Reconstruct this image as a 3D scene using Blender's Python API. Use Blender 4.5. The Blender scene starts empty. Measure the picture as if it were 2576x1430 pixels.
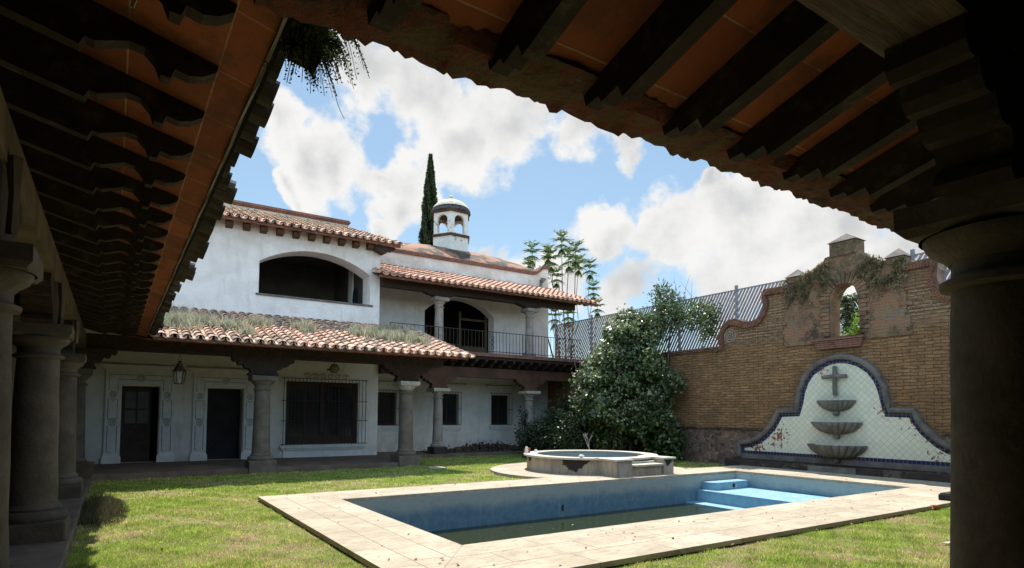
import bpy, math, random
import numpy as np
from mathutils import Vector, Matrix
from mathutils.geometry import tessellate_polygon
random.seed(7); rng = np.random.default_rng(7)
sc = bpy.context.scene
col = sc.collection
# ------------------------------------------------------------------ camera
cd = bpy.data.cameras.new('camera'); cam = bpy.data.objects.new('camera', cd); col.objects.link(cam)
cd.sensor_width = 36; cd.lens = 36*1520.6/2576; cd.shift_y = 251/2576; cd.shift_x = 0
cd.clip_start = .05; cd.clip_end = 3000
RX = ((0.83503, 0.03323, 0.54921), (-0.55018, 0.03949, 0.83411), (0.00603, -0.99867, 0.05126))
M = Matrix.Identity(4)
for i in range(3):
    M[i][0] = RX[i][0]; M[i][1] = -RX[i][1]; M[i][2] = -RX[i][2]
M[2][3] = 1.7
cam.matrix_world = M
sc.camera = cam
# ------------------------------------------------------------------ light
SUN = Vector((.25, .47, 1)).normalized()
w = bpy.data.worlds.new('World'); sc.world = w; w.use_nodes = True
nt = w.node_tree; N = nt.nodes; L = nt.links; N.clear()
def wn(t, **k):
    n = N.new(t)
    for a, b in k.items(): setattr(n, a, b)
    return n
def wmath(op, a, b=None, clamp=False):
    n = wn('ShaderNodeMath', operation=op, use_clamp=clamp)
    for i, v in enumerate((a, b)):
        if v is None: continue
        if isinstance(v, (int, float)): n.inputs[i].default_value = v
        else: L.new(v, n.inputs[i])
    return n.outputs[0]
sky = wn('ShaderNodeTexSky', sky_type='NISHITA', sun_disc=False, sun_elevation=math.asin(SUN.z), sun_rotation=math.atan2(SUN.x, SUN.y), altitude=1500, air_density=1.0, dust_density=1.2, ozone_density=1.5)
tc = wn('ShaderNodeTexCoord')
nz = wn('ShaderNodeTexNoise'); nz.inputs['Scale'].default_value = 8; nz.inputs['Detail'].default_value = 9; nz.inputs['Roughness'].default_value = .56; nz.inputs['Distortion'].default_value = .15
L.new(tc.outputs['Generated'], nz.inputs['Vector'])
nz2 = wn('ShaderNodeTexNoise'); nz2.inputs['Scale'].default_value = 5; nz2.inputs['Detail'].default_value = 8; nz2.inputs['Roughness'].default_value = .6
vs = wn('ShaderNodeVectorMath', operation='ADD'); vs.inputs[1].default_value = (3.1, 1.7, 5.2); L.new(tc.outputs['Generated'], vs.inputs[0]); L.new(vs.outputs[0], nz2.inputs['Vector'])
CL = [(0.301, 0.813, 0.498, 0.082), (0.387, 0.794, 0.468, 0.098), (0.484, 0.749, 0.452, 0.105), (0.574, 0.698, 0.429, 0.082), (0.634, 0.657, 0.407, 0.052), (0.409, 0.81, 0.42, 0.065), (0.265, 0.812, 0.52, 0.047), (0.286, 0.883, 0.373, 0.064), (0.238, 0.901, 0.362, 0.057), (0.343, 0.867, 0.362, 0.054), (0.187, 0.903, 0.386, 0.05), (0.154, 0.903, 0.4, 0.032), (0.362, 0.878, 0.313, 0.049), (0.211, 0.926, 0.312, 0.026), (0.77, 0.556, 0.313, 0.073), (0.813, 0.519, 0.263, 0.094), (0.73, 0.626, 0.275, 0.083), (0.661, 0.696, 0.28, 0.068), (0.531, 0.807, 0.259, 0.058), (0.604, 0.765, 0.222, 0.07), (0.847, 0.467, 0.256, 0.069), (0.78, 0.593, 0.201, 0.1), (0.694, 0.693, 0.195, 0.094), (0.841, 0.513, 0.17, 0.089), (0.905, 0.379, 0.195, 0.068), (0.503, 0.822, 0.268, 0.038), (0.344, 0.898, 0.276, 0.037), (0.739, 0.573, 0.354, 0.025),
      (-.5,.5,.5,.3), (.2,-.6,.6,.35), (.9,-.3,.4,.3), (-.8,-.2,.4,.3), (.0,.1,.95,.2), (-.3,.9,.3,.15)]
f = None
nrmv = wn('ShaderNodeVectorMath', operation='NORMALIZE'); wpn = wn('ShaderNodeTexNoise'); wpn.inputs['Scale'].default_value = 5.5; wpn.inputs['Detail'].default_value = 7; wpn.inputs['Roughness'].default_value = .55; L.new(tc.outputs['Generated'], wpn.inputs['Vector'])
wpa = wn('ShaderNodeVectorMath', operation='SUBTRACT'); L.new(wpn.outputs['Color'], wpa.inputs[0]); wpa.inputs[1].default_value = (.5, .5, .5)
wpb = wn('ShaderNodeVectorMath', operation='MULTIPLY_ADD'); L.new(wpa.outputs[0], wpb.inputs[0]); wpb.inputs[1].default_value = (.22, .22, .22); L.new(tc.outputs['Generated'], wpb.inputs[2]); L.new(wpb.outputs[0], nrmv.inputs[0])
for (a, b, c, r) in CL:
    ln = math.sqrt(a*a+b*b+c*c)
    ds = wn('ShaderNodeVectorMath', operation='DISTANCE'); L.new(nrmv.outputs[0], ds.inputs[0]); ds.inputs[1].default_value = (a/ln, b/ln, c/ln)
    v = wmath('SUBTRACT', 1.0, wmath('DIVIDE', ds.outputs['Value'], r*1.04))
    if f is None: f = v
    else:
        n = wn('ShaderNodeMath', operation='SMOOTH_MAX'); L.new(f, n.inputs[0]); L.new(v, n.inputs[1]); n.inputs[2].default_value = .16; f = n.outputs[0]
fb = wmath('MULTIPLY', wmath('SUBTRACT', nz.outputs['Fac'], .5), 3.0)
field = wmath('ADD', wmath('MAXIMUM', f, -1.6), fb)
mr = wn('ShaderNodeMapRange', interpolation_type='SMOOTHSTEP'); L.new(field, mr.inputs[0]); mr.inputs[1].default_value = .12; mr.inputs[2].default_value = .52
mr2 = wn('ShaderNodeMapRange', interpolation_type='SMOOTHSTEP'); L.new(wmath('ADD', f, wmath('MULTIPLY', wmath('SUBTRACT', nz2.outputs['Fac'], .5), 3.2)), mr2.inputs[0]); mr2.inputs[1].default_value = .12; mr2.inputs[2].default_value = 1.25
cw = wn('ShaderNodeMix', data_type='RGBA'); L.new(mr2.outputs[0], cw.inputs[0])
cw.inputs[6].default_value = (5.65, 5.6, 5.5, 1); cw.inputs[7].default_value = (3.7, 3.75, 3.8, 1)
skm = wn('ShaderNodeMix', data_type='RGBA', blend_type='MULTIPLY'); skm.inputs[0].default_value = 1; L.new(sky.outputs[0], skm.inputs[6]); skm.inputs[7].default_value = (1.4, 1.33, 1.1, 1)
haze = wn('ShaderNodeMix', data_type='RGBA'); haze.inputs[0].default_value = .45; L.new(skm.outputs[2], haze.inputs[6]); haze.inputs[7].default_value = (1.7, 2.95, 4.4, 1)
fin = wn('ShaderNodeMix', data_type='RGBA'); L.new(mr.outputs[0], fin.inputs[0]); L.new(haze.outputs[2], fin.inputs[6]); L.new(cw.outputs[2], fin.inputs[7])
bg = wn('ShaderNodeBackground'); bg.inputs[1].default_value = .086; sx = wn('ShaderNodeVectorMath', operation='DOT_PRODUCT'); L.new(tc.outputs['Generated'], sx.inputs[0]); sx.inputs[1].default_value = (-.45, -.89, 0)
br = wn('ShaderNodeMapRange', interpolation_type='SMOOTHSTEP'); L.new(sx.outputs['Value'], br.inputs[0]); br.inputs[1].default_value = -.25; br.inputs[2].default_value = .6; br.inputs[3].default_value = 1.0; br.inputs[4].default_value = 2.3  # unseen sky behind the camera brightened as added fill for the shaded walls
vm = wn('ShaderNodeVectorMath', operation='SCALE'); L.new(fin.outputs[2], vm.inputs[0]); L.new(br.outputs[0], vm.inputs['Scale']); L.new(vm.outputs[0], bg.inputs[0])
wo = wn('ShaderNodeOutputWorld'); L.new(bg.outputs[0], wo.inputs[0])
sd = bpy.data.lights.new('sun', 'SUN'); sd.energy = 3.9; sd.angle = math.radians(.5); sd.color = (1, .95, .88)
so = bpy.data.objects.new('sun', sd); col.objects.link(so); so.rotation_euler = SUN.to_track_quat('Z', 'Y').to_euler()
sc.view_settings.view_transform = 'Standard'; sc.view_settings.look = 'None'; sc.view_settings.exposure = .95; sc.view_settings.gamma = 1
sc.cycles.max_bounces = 10; sc.cycles.diffuse_bounces = 5
# ------------------------------------------------------------------ materials
def mat(name, c1, c2=None, scale=3, detail=6, rough=.85, bump=.3, bscale=None, bdist=.01, spec=.3, metal=0, extra=None, mixlo=.35, mixhi=.65, stretch=None, tint=0, alpha=None):
    """noise blend of c1,c2 in world space, plus bump; extra(h, colour socket, position socket) may add layers"""
    m = bpy.data.materials.new(name); m.use_nodes = True
    t = m.node_tree; n = t.nodes; l = t.links; bs = n['Principled BSDF']
    class H: pass
    h = H(); h.n = n; h.l = l; h.bs = bs
    def new(tp, **k):
        x = n.new(tp)
        for a, b in k.items(): setattr(x, a, b)
        return x
    h.new = new
    geo = new('ShaderNodeNewGeometry'); pos = geo.outputs['Position']; h.geo = geo
    def mapped(s, p=pos):
        mp = new('ShaderNodeMapping'); mp.inputs['Scale'].default_value = s; l.new(p, mp.inputs[0]); return mp.outputs[0]
    h.mapped = mapped
    def noise(s, d=5, r=.6, v=None):
        x = new('ShaderNodeTexNoise'); x.inputs['Scale'].default_value = s; x.inputs['Detail'].default_value = d; x.inputs['Roughness'].default_value = r
        l.new(v or pos, x.inputs['Vector']); return x.outputs['Fac']
    h.noise = noise
    def ramp(v, a, b, smooth=True):
        x = new('ShaderNodeMapRange', interpolation_type='SMOOTHSTEP' if smooth else 'LINEAR'); l.new(v, x.inputs[0]); x.inputs[1].default_value = a; x.inputs[2].default_value = b; return x.outputs[0]
    h.ramp = ramp
    def mix(fac, a, b, mode='MIX'):
        x = new('ShaderNodeMix', data_type='RGBA', blend_type=mode)
        if isinstance(fac, (int, float)): x.inputs[0].default_value = fac
        else: l.new(fac, x.inputs[0])
        for i, v in ((6, a), (7, b)):
            if isinstance(v, tuple): x.inputs[i].default_value = (*v, 1)
            else: l.new(v, x.inputs[i])
        return x.outputs[2]
    h.mix = mix
    def mth(op, a, b, clamp=False):
        x = new('ShaderNodeMath', operation=op, use_clamp=clamp)
        for i, v in enumerate((a, b)):
            if isinstance(v, (int, float)): x.inputs[i].default_value = v
            else: l.new(v, x.inputs[i])
        return x.outputs[0]
    h.mth = mth
    p2 = mapped(stretch) if stretch else pos
    c = mix(ramp(noise(scale, detail, .6, p2), mixlo, mixhi), c1, c2 or tuple(x*.7 for x in c1))
    if tint:
        at = new('ShaderNodeAttribute', attribute_name='tint'); 
        c = mix(1.0, c, at.outputs['Color'], 'MULTIPLY')
    h.hgt = noise(bscale or scale*6, 6, .65, p2)
    if extra: c = extra(h, c, pos) or c
    l.new(c, bs.inputs['Base Color'])
    bs.inputs['Roughness'].default_value = rough; bs.inputs['Specular IOR Level'].default_value = spec; bs.inputs['Metallic'].default_value = metal
    if bump:
        b = new('ShaderNodeBump'); b.inputs['Strength'].default_value = bump; b.inputs['Distance'].default_value = bdist
        l.new(h.hgt, b.inputs['Height']); l.new(b.outputs[0], bs.inputs['Normal'])
    return m
def swz(h, pos, order):
    s = h.new('ShaderNodeSeparateXYZ'); h.l.new(pos, s.inputs[0]); c = h.new('ShaderNodeCombineXYZ')
    for i, o in enumerate(order):
        if o is not None: h.l.new(s.outputs[o], c.inputs[i])
    return c.outputs[0]
def bricks(h, v, w_, hh, mortar, c1, c2, cm, off=.5, smooth=.1, warp=0, bias=0):
    if warp:
        nn = h.new('ShaderNodeTexNoise'); nn.inputs['Scale'].default_value = 2.5; nn.inputs['Detail'].default_value = 4; h.l.new(v, nn.inputs['Vector'])
        a = h.new('ShaderNodeVectorMath', operation='MULTIPLY_ADD'); h.l.new(nn.outputs['Color'], a.inputs[0]); a.inputs[1].default_value = (warp,)*3; h.l.new(v, a.inputs[2]); v = a.outputs[0]
    b = h.new('ShaderNodeTexBrick'); b.offset = off; h.l.new(v, b.inputs['Vector'])
    b.inputs['Scale'].default_value = 1; b.inputs['Brick Width'].default_value = w_; b.inputs['Row Height'].default_value = hh
    b.inputs['Mortar Size'].default_value = mortar; b.inputs['Mortar Smooth'].default_value = smooth; b.inputs['Bias'].default_value = bias
    for k, c in (('Color1', c1), ('Color2', c2), ('Mortar', cm)):
        b.inputs[k].default_value = (*c, 1)
    return b
def plaster_x(h, c, pos):
    s = h.new('ShaderNodeSeparateXYZ'); h.l.new(pos, s.inputs[0])
    st = h.noise(1.0, 8, .7, h.mapped((3.5, 3.5, .5)))
    c = h.mix(h.mth('MULTIPLY', h.ramp(st, .52, .75), .38), c, (.33, .31, .27))
    p = h.noise(2.2, 9, .75)
    c = h.mix(h.mth('MULTIPLY', h.ramp(p, .64, .7), .35), c, (.36, .3, .22))
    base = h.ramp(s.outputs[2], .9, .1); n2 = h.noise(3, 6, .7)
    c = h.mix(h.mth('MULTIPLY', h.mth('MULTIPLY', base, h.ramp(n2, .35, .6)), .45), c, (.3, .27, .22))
    return c
def upper_x(h, c, pos):
    c = plaster_x(h, c, pos)
    s = h.new('ShaderNodeSeparateXYZ'); h.l.new(pos, s.inputs[0])
    k = h.mth('MULTIPLY', h.ramp(s.outputs[2], 6.6, 8.2), h.ramp(h.noise(1.4, 7, .65), .3, .65))
    return h.mix(h.mth('MULTIPLY', k, .45), c, (.42, .31, .2))
PL = mat('white_plaster', (.82, .77, .69), (.72, .675, .6), 2, bump=.35, bscale=9, bdist=.02, extra=plaster_x)
PLU = mat('stained_white_plaster', (.84, .79, .76), (.74, .69, .66), 2, bump=.8, bscale=4.5, bdist=.05, extra=upper_x)
TRIM = mat('painted_trim', (.8, .78, .73), (.7, .68, .64), 4, bump=.2)
ORN = mat('groove_line', (.2, .19, .18), (.15, .14, .13), 8)  # dark tone puts the shade of engraved lines into the colour
INT = mat('room_plaster', (.1, .085, .07), (.07, .06, .05), 2, bump=.2)  # dark tone puts the dimness of the interiors into the plaster colour
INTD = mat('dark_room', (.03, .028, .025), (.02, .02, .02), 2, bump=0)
def stone_x(h, c, pos):
    c = h.mix(h.mth('MULTIPLY', h.ramp(h.noise(2.2, 8, .75), .52, .66), .6), c, (.12, .1, .08))
    return h.mix(h.mth('MULTIPLY', h.ramp(h.noise(13, 6, .8), .66, .74), .7), c, (.5, .46, .4))
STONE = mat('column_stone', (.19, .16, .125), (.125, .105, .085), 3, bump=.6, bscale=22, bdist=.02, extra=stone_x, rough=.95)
STONED = mat('shaded_column_stone', (.13, .105, .08), (.085, .07, .055), 3, bump=.7, bscale=20, bdist=.02, extra=lambda h, c, p: h.mix(h.mth('MULTIPLY', h.ramp(h.noise(13, 6, .8), .66, .74), .6), h.mix(h.mth('MULTIPLY', h.ramp(h.noise(2.2, 8, .75), .5, .66), .6), c, (.06, .045, .035)), (.36, .31, .25)), rough=.95)  # darker copy of the column stone, porch shade put into the colour
STONE2 = mat('pale_pink_stone', (.36, .3, .27), (.27, .23, .2), 3, bump=.4, bscale=25, bdist=.012, extra=stone_x, rough=.95)
CAPST = mat('pale_cap_stone', (.52, .48, .4), (.36, .33, .27), 4, bump=.5, bscale=18, bdist=.015, rough=.95)
WOOD = mat('old_dark_wood', (.055, .034, .024), (.03, .02, .015), 2, bump=.6, bscale=5, bdist=.012, stretch=(6, 6, 6), rough=.8)
def under_x(h, c, pos):
    return h.mix(h.mth('MULTIPLY', h.ramp(h.noise(5, 7, .75), .5, .72), .6), c, (.13, .11, .075))
RAFT = mat('weathered_rafter', (.035, .024, .018), (.02, .014, .011), 3, bump=.7, bscale=9, bdist=.012, rough=.85, extra=under_x)
BEAM = mat('hewn_beam', (.16, .12, .08), (.09, .066, .045), 2.2, bump=.8, bscale=7, bdist=.02, rough=.85, extra=under_x)
BEAMX = mat('cracked_hewn_beam', (.15, .11, .075), (.06, .042, .03), 1.6, bump=.9, bscale=5, bdist=.02, rough=.85, stretch=(.8, 8, 8), extra=under_x)
REDW = mat('red_brown_wood', (.1, .048, .028), (.055, .028, .018), 2, bump=.5, bscale=8, bdist=.012, rough=.75)
WIN = mat('brown_joinery', (.06, .032, .022), (.04, .022, .016), 5, rough=.6)
IRON = mat('wrought_iron', (.03, .025, .022), (.06, .035, .025), 12, rough=.6, bump=.2)
def mort_x(h, c, pos):
    c = h.mix(h.ramp(h.noise(1.6, 7, .7), .45, .55), c, (.11, .08, .04))
    c = h.mix(h.ramp(h.noise(4.5, 7, .75), .48, .56), c, (.14, .045, .028))
    return h.mix(h.mth('MULTIPLY', h.ramp(h.noise(8, 9, .85), .62, .68), .6), c, (.26, .2, .15))
MORT = mat('rough_eave_mortar', (.12, .06, .042), (.04, .023, .018), 5, bump=1, bscale=14, bdist=.06, extra=mort_x, rough=1)
def soffit(order, nm, w_=.6, hh=.42, off_=.02):
    def x(h, c, pos):
        v = swz(h, pos, order); mpv = h.new('ShaderNodeMapping'); mpv.inputs['Location'].default_value = (-off_, 0, 0); h.l.new(v, mpv.inputs[0]); v = mpv.outputs[0]
        b = bricks(h, v, w_, hh, .006, (.33, .1, .042), (.2, .06, .03), (.36, .21, .14), off=0, smooth=.3)
        c = h.mix(h.mth('MULTIPLY', h.ramp(h.noise(2.6, 9, .75), .45, .62), .75), b.outputs['Color'], (.12, .05, .03))
        c = h.mix(h.mth('MULTIPLY', h.ramp(h.noise(4.3, 9, .85), .62, .68), .5), c, (.5, .34, .25))
        h.hgt = h.mth('ADD', h.hgt, h.mth('MULTIPLY', b.outputs['Fac'], .8))
        return c
    return mat(nm, (.5, .2, .1), None, 3, bump=.5, bscale=14, bdist=.012, extra=x, rough=.9)
SOFL = soffit((1, 0, None), 'orange_soffit_tile_left'); SOFF = soffit((0, 1, None), 'orange_soffit_tile_front', .615, .46, .305)
def tile_x(h, c, pos):
    c = h.mix(h.mth('MULTIPLY', h.ramp(h.noise(2.0, 8, .7), .48, .62), .7), c, (.13, .1, .07))
    return h.mix(h.mth('MULTIPLY', h.ramp(h.noise(9, 6, .75), .6, .68), .5), c, (.5, .44, .36))
TILE = mat('clay_roof_tile', (.7, .44, .33), (.62, .46, .35), 3, bump=.5, bscale=22, bdist=.01, extra=tile_x, tint=1, rough=.9)
TILER = mat('fresh_clay_roof_tile', (.6, .35, .26), (.45, .29, .22), 3, bump=.4, bscale=22, bdist=.008, tint=1, rough=.85)
TILED = mat('dark_roof_tile', (.07, .055, .042), (.035, .03, .025), 4, bump=.6, bscale=18, bdist=.015, tint=1, rough=1)  # dark brown roof tile, tone varied per tile
def redb(order, nm, c1=(.4, .13, .08), c2=(.3, .1, .06), w_=.28, hh=.06, warp=0.0, dirt=.3, cm=(.38, .3, .25)):
    def x(h, c, pos):
        b = bricks(h, swz(h, pos, order), w_, hh, .006, c1, c2, cm, warp=warp, smooth=.3)
        h.hgt = h.mth('SUBTRACT', h.hgt, h.mth('MULTIPLY', b.outputs['Fac'], 1.0))
        return h.mix(h.mth('MULTIPLY', h.ramp(h.noise(2.5, 8, .75), .45, .65), dirt), b.outputs['Color'], (.06, .045, .035))
    return mat(nm, (.4, .2, .1), None, 3, bump=.7, bscale=16, bdist=.02, extra=x, rough=.95)
FASB = redb((0, 2, None), 'red_fascia_brick', (.25, .085, .05), (.18, .065, .042), hh=.055, w_=.3, dirt=.6); COPB = redb((1, 2, None), 'red_coping_brick', (.24, .09, .06), (.17, .07, .05), warp=.02, dirt=.6)
BRK = mat('weathered_single_brick', (.25, .11, .07), (.13, .07, .05), 5, bump=.7, bscale=18, bdist=.012, rough=1); CEMB = mat('brick_mortar', (.36, .27, .2), (.26, .19, .14), 6, bump=.5, rough=1)
def adobe_x(h, c, pos):
    v = swz(h, pos, (1, 2, None))
    s = h.new('ShaderNodeSeparateXYZ'); h.l.new(pos, s.inputs[0]); up = h.ramp(s.outputs[2], 4.05, 4.2)
    b = bricks(h, v, .37, .09, .0095, (.44, .245, .115), (.3, .16, .075), (.15, .085, .045), warp=.11, smooth=1.0)
    b2 = bricks(h, v, .36, .105, .013, (.34, .2, .1), (.24, .14, .07), (.48, .35, .27), warp=.07, smooth=.5)
    c = h.mix(up, b.outputs['Color'], b2.outputs['Color'])
    pale = h.mth('MULTIPLY', b.outputs['Fac'], h.ramp(h.noise(6, 5, .7), .5, .6))
    c = h.mix(pale, c, (.55, .43, .27))
    c = h.mix(h.mth('MULTIPLY', h.ramp(h.noise(7, 9, .85, h.mapped((1, .45, 1.8))), .42, .62), .8), c, (.15, .085, .035))
    c = h.mix(h.mth('MULTIPLY', h.ramp(h.noise(.8, 9, .75), .46, .6), .5), c, (.16, .1, .05))
    c = h.mix(h.mth('MULTIPLY', h.ramp(h.noise(1.9, 8, .8), .56, .66), .4), c, (.46, .33, .2))
    h.hgt = h.mth('SUBTRACT', h.hgt, h.mth('MULTIPLY', b.outputs['Fac'], 1.6))
    return c
ADOBE = mat('adobe_brick', (.4, .25, .1), None, 3, bump=1, bscale=16, bdist=.035, extra=adobe_x, rough=1)
def ruin_x(h, c, pos):
    b = bricks(h, swz(h, pos, (1, 2, None)), .3, .09, .012, (.36, .16, .095), (.27, .18, .09), (.42, .31, .22), warp=.045, smooth=.5)
    c = b.outputs['Color']
    c = h.mix(h.mth('MULTIPLY', h.ramp(h.noise(2.3, 4, .5), .6, .63), .7), c, (.27, .22, .16))
    c = h.mix(h.mth('MULTIPLY', h.ramp(h.noise(.9, 8, .7), .5, .6), .4), c, (.12, .085, .055))
    c = h.mix(h.mth('MULTIPLY', h.ramp(h.noise(1.3, 9, .8), .5, .62), .8), c, (.05, .04, .032))
    s = h.new('ShaderNodeSeparateXYZ'); h.l.new(pos, s.inputs[0])
    moss = h.mth('MULTIPLY', h.ramp(s.outputs[2], 5.2, 6.2), h.ramp(h.noise(5, 9, .8), .42, .55))
    c = h.mix(h.mth('MULTIPLY', moss, .7), c, (.12, .1, .06))
    h.hgt = h.mth('SUBTRACT', h.hgt, h.mth('MULTIPLY', b.outputs['Fac'], 1.8))
    return c
RUIN = mat('ruined_old_brick', (.3, .15, .1), None, 3, bump=1, bscale=9, bdist=.06, extra=ruin_x, rough=1)
def rubble_x(h, c, pos):
    v = h.new('ShaderNodeTexVoronoi', feature='DISTANCE_TO_EDGE'); v.inputs['Scale'].default_value = 5.5; h.l.new(pos, v.inputs['Vector'])
    v2 = h.new('ShaderNodeTexVoronoi'); v2.inputs['Scale'].default_value = 5.5; h.l.new(pos, v2.inputs['Vector'])
    bw = h.new('ShaderNodeRGBToBW'); h.l.new(v2.outputs['Color'], bw.inputs[0])
    c = h.mix(h.ramp(bw.outputs[0], .1, .9, False), (.09, .06, .05), (.3, .19, .13))
    e = h.ramp(v.outputs['Distance'], .02, .07)
    c = h.mix(e, (.36, .26, .19), c)
    h.hgt = h.mth('ADD', h.hgt, h.mth('MULTIPLY', e, 2.))
    return c
RUBB = mat('stone_rubble', (.2, .15, .1), None, 3, bump=1, bscale=12, bdist=.05, extra=rubble_x, rough=1)
def ftile_x(h, c, pos):
    v = swz(h, pos, (1, 2, None)); mp = h.new('ShaderNodeMapping'); mp.inputs['Rotation'].default_value = (0, 0, math.pi/4); h.l.new(v, mp.inputs[0])
    b = bricks(h, mp.outputs[0], .135, .135, .006, (.8, .78, .6), (.72, .72, .55), (.5, .49, .4), off=0, smooth=.2)
    c = h.mix(.0, b.outputs['Color'], c)
    n1 = h.noise(1.1, 2, .5); n2 = h.noise(11, 3, .6)
    dm_ = None
    for (yy, zz, rr_) in ((8.35, 1.85, .3), (7.55, 1.75, .5), (11.55, 1.85, .3), (12.4, .7, .55), (10.15, 3.1, .25), (11.7, 1.1, .6), (7.2, 1.4, .5), (7.0, .55, .4)):
        dn = h.new('ShaderNodeVectorMath', operation='DISTANCE'); h.l.new(v, dn.inputs[0]); dn.inputs[1].default_value = (yy, zz, 0)
        e_ = h.mth('SUBTRACT', 1.0, h.mth('DIVIDE', dn.outputs['Value'], rr_)); dm_ = e_ if dm_ is None else h.mth('MAXIMUM', dm_, e_)
    chip = h.ramp(h.mth('ADD', h.mth('MULTIPLY', h.mth('MAXIMUM', dm_, -.3), .22), n2), .66, .68)
    c = h.mix(chip, c, (.3, .1, .06))
    h.hgt = h.mth('SUBTRACT', 1., h.mth('ADD', h.mth('MULTIPLY', b.outputs['Fac'], .3), chip))
    return c
FT = mat('cream_glazed_tile', (.7, .7, .6), None, 3, bump=.4, bdist=.01, extra=ftile_x, rough=.3, spec=.4)
def btile_x(h, c, pos):
    b = bricks(h, swz(h, pos, (1, 2, None)), .11, .11, .006, (.012, .016, .06), (.016, .022, .09), (.2, .19, .17), off=0)
    return h.mix(h.ramp(h.noise(8, 3), .66, .68), b.outputs['Color'], (.3, .15, .1))
BT = mat('cobalt_tile', (.02, .03, .15), None, 3, bump=.2, extra=btile_x, rough=.3)
CARV = mat('carved_grey_stone', (.21, .2, .175), (.13, .12, .1), 4, bump=.5, bscale=20, bdist=.012, extra=stone_x, rough=.95)
FRM = mat('grey_moulding', (.2, .175, .15), (.12, .105, .09), 3, bump=.4, bscale=20, bdist=.01, rough=.95)
DARKB = mat('soot_dark_stone', (.04, .03, .028), (.07, .05, .04), 3, bump=.5, extra=lambda h, c, p: h.mix(h.mth('MULTIPLY', h.ramp(h.noise(2.2, 7, .7), .55, .62), .6), c, (.2, .16, .11)))
def cop_x(h, c, pos, order=(0, 1, None), rw=.535, loc=(0, -5.08, 0)):
    v = swz(h, pos, order); mp_ = h.new('ShaderNodeMapping'); mp_.inputs['Location'].default_value = loc; h.l.new(v, mp_.inputs[0])
    b = bricks(h, mp_.outputs[0], 1.25, rw, .007, (.49, .43, .325), (.41, .355, .265), (.16, .125, .09), warp=.02, off=.37, smooth=.4)
    c = b.outputs['Color']
    c = h.mix(h.mth('MULTIPLY', h.ramp(h.noise(5, 10, .8, h.mapped((.5, 1.3, 1))), .5, .6), .6), c, (.27, .22, .16))
    c = h.mix(h.mth('MULTIPLY', h.ramp(h.noise(9, 10, .8, h.mapped((.5, 1.3, 1))), .57, .62), .6), c, (.14, .115, .085))
    c = h.mix(h.mth('MULTIPLY', h.ramp(h.noise(1.3, 9, .75), .42, .6), .55), c, (.31, .25, .18))
    h.hgt = h.mth('SUBTRACT', h.hgt, h.mth('MULTIPLY', b.outputs['Fac'], 1.4))
    return c
COP = mat('travertine_coping', (.6, .5, .4), None, 3, bump=.6, bscale=20, bdist=.01, extra=cop_x, rough=.9)
COPY = mat('travertine_coping_side', (.6, .5, .4), None, 3, bump=.6, bscale=20, bdist=.01, extra=lambda h, c, p: cop_x(h, c, p, (1, 0, None), .424, (0, -2.4, 0)), rough=.9)
def cem_x(h, c, pos):
    c = h.mix(h.mth('MULTIPLY', h.ramp(h.noise(3, 7, .7, h.mapped((3, 3, .5))), .5, .68), .6), c, (.12, .1, .07))
    m_ = None
    for ctr, r_ in (((10.55, 12.85, .56), .42), ((10.2, 14.6, .52), .2), ((12.95, 11.7, .5), .2)):
        dn = h.new('ShaderNodeVectorMath', operation='DISTANCE'); h.l.new(pos, dn.inputs[0]); dn.inputs[1].default_value = ctr
        e_ = h.mth('SUBTRACT', 1.0, h.mth('DIVIDE', dn.outputs['Value'], r_)); m_ = e_ if m_ is None else h.mth('MAXIMUM', m_, e_)
    return h.mix(h.ramp(h.mth('ADD', m_, h.mth('MULTIPLY', h.mth('SUBTRACT', h.noise(5, 9, .7), .5), 1.6)), .1, .18), c, (.035, .028, .022))
CEM = mat('stained_cement', (.44, .37, .29), (.3, .25, .19), 2.5, bump=.5, bscale=14, bdist=.01, rough=.95, stretch=(1, 1, .35),
          extra=cem_x)
CEM2 = mat('pale_rim_stone', (.56, .51, .42), (.46, .42, .34), 4, bump=.4, bscale=20)
def pool_x(h, c, pos):
    s = h.new('ShaderNodeSeparateXYZ'); h.l.new(pos, s.inputs[0])
    z = h.mth('ADD', s.outputs[2], h.mth('MULTIPLY', h.mth('SUBTRACT', h.noise(1.5, 9, .75), .5), .55))
    calc = h.ramp(z, -.42, -.1); n = h.noise(5, 8, .75, h.mapped((1, 1, 3)))
    c = h.mix(h.mth('MULTIPLY', calc, h.ramp(n, .22, .5)), c, (.36, .39, .36))
    c = h.mix(h.mth('MULTIPLY', h.ramp(h.noise(2.2, 9, .8, h.mapped((3, 3, .35))), .54, .66), .4), c, (.4, .45, .44))
    c = h.mix(h.mth('MULTIPLY', h.ramp(h.noise(3, 8, .8), .6, .68), .35), c, (.45, .52, .52))
    v = h.new('ShaderNodeTexChecker'); v.inputs['Scale'].default_value = 36; h.l.new(pos, v.inputs['Vector'])
    return h.mix(h.mth('MULTIPLY', v.outputs['Fac'], .12), c, (.02, .05, .1))
POOL = mat('blue_pool_mosaic', (.14, .24, .31), (.1, .19, .26), 9, bump=.25, bscale=40, extra=pool_x, rough=.5)
POOLL = mat('pale_blue_pool_paint', (.22, .4, .5), (.18, .34, .44), 5, bump=.3, bscale=18, rough=.6, extra=lambda h, c, p: h.mix(h.ramp(h.noise(2.6, 9, .8), .58, .64), c, (.6, .66, .66)))
def gr_x(h, c, pos):
    c = h.mix(h.ramp(h.noise(1.6, 8, .75), .46, .56), c, (.25, .185, .115))
    return h.mix(h.ramp(h.noise(20, 6, .8), .5, .7), c, (.13, .12, .045))
GRD = mat('lawn_soil', (.24, .25, .08), (.15, .18, .045), 3, bump=1, bscale=30, bdist=.03, extra=gr_x, rough=1)
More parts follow.
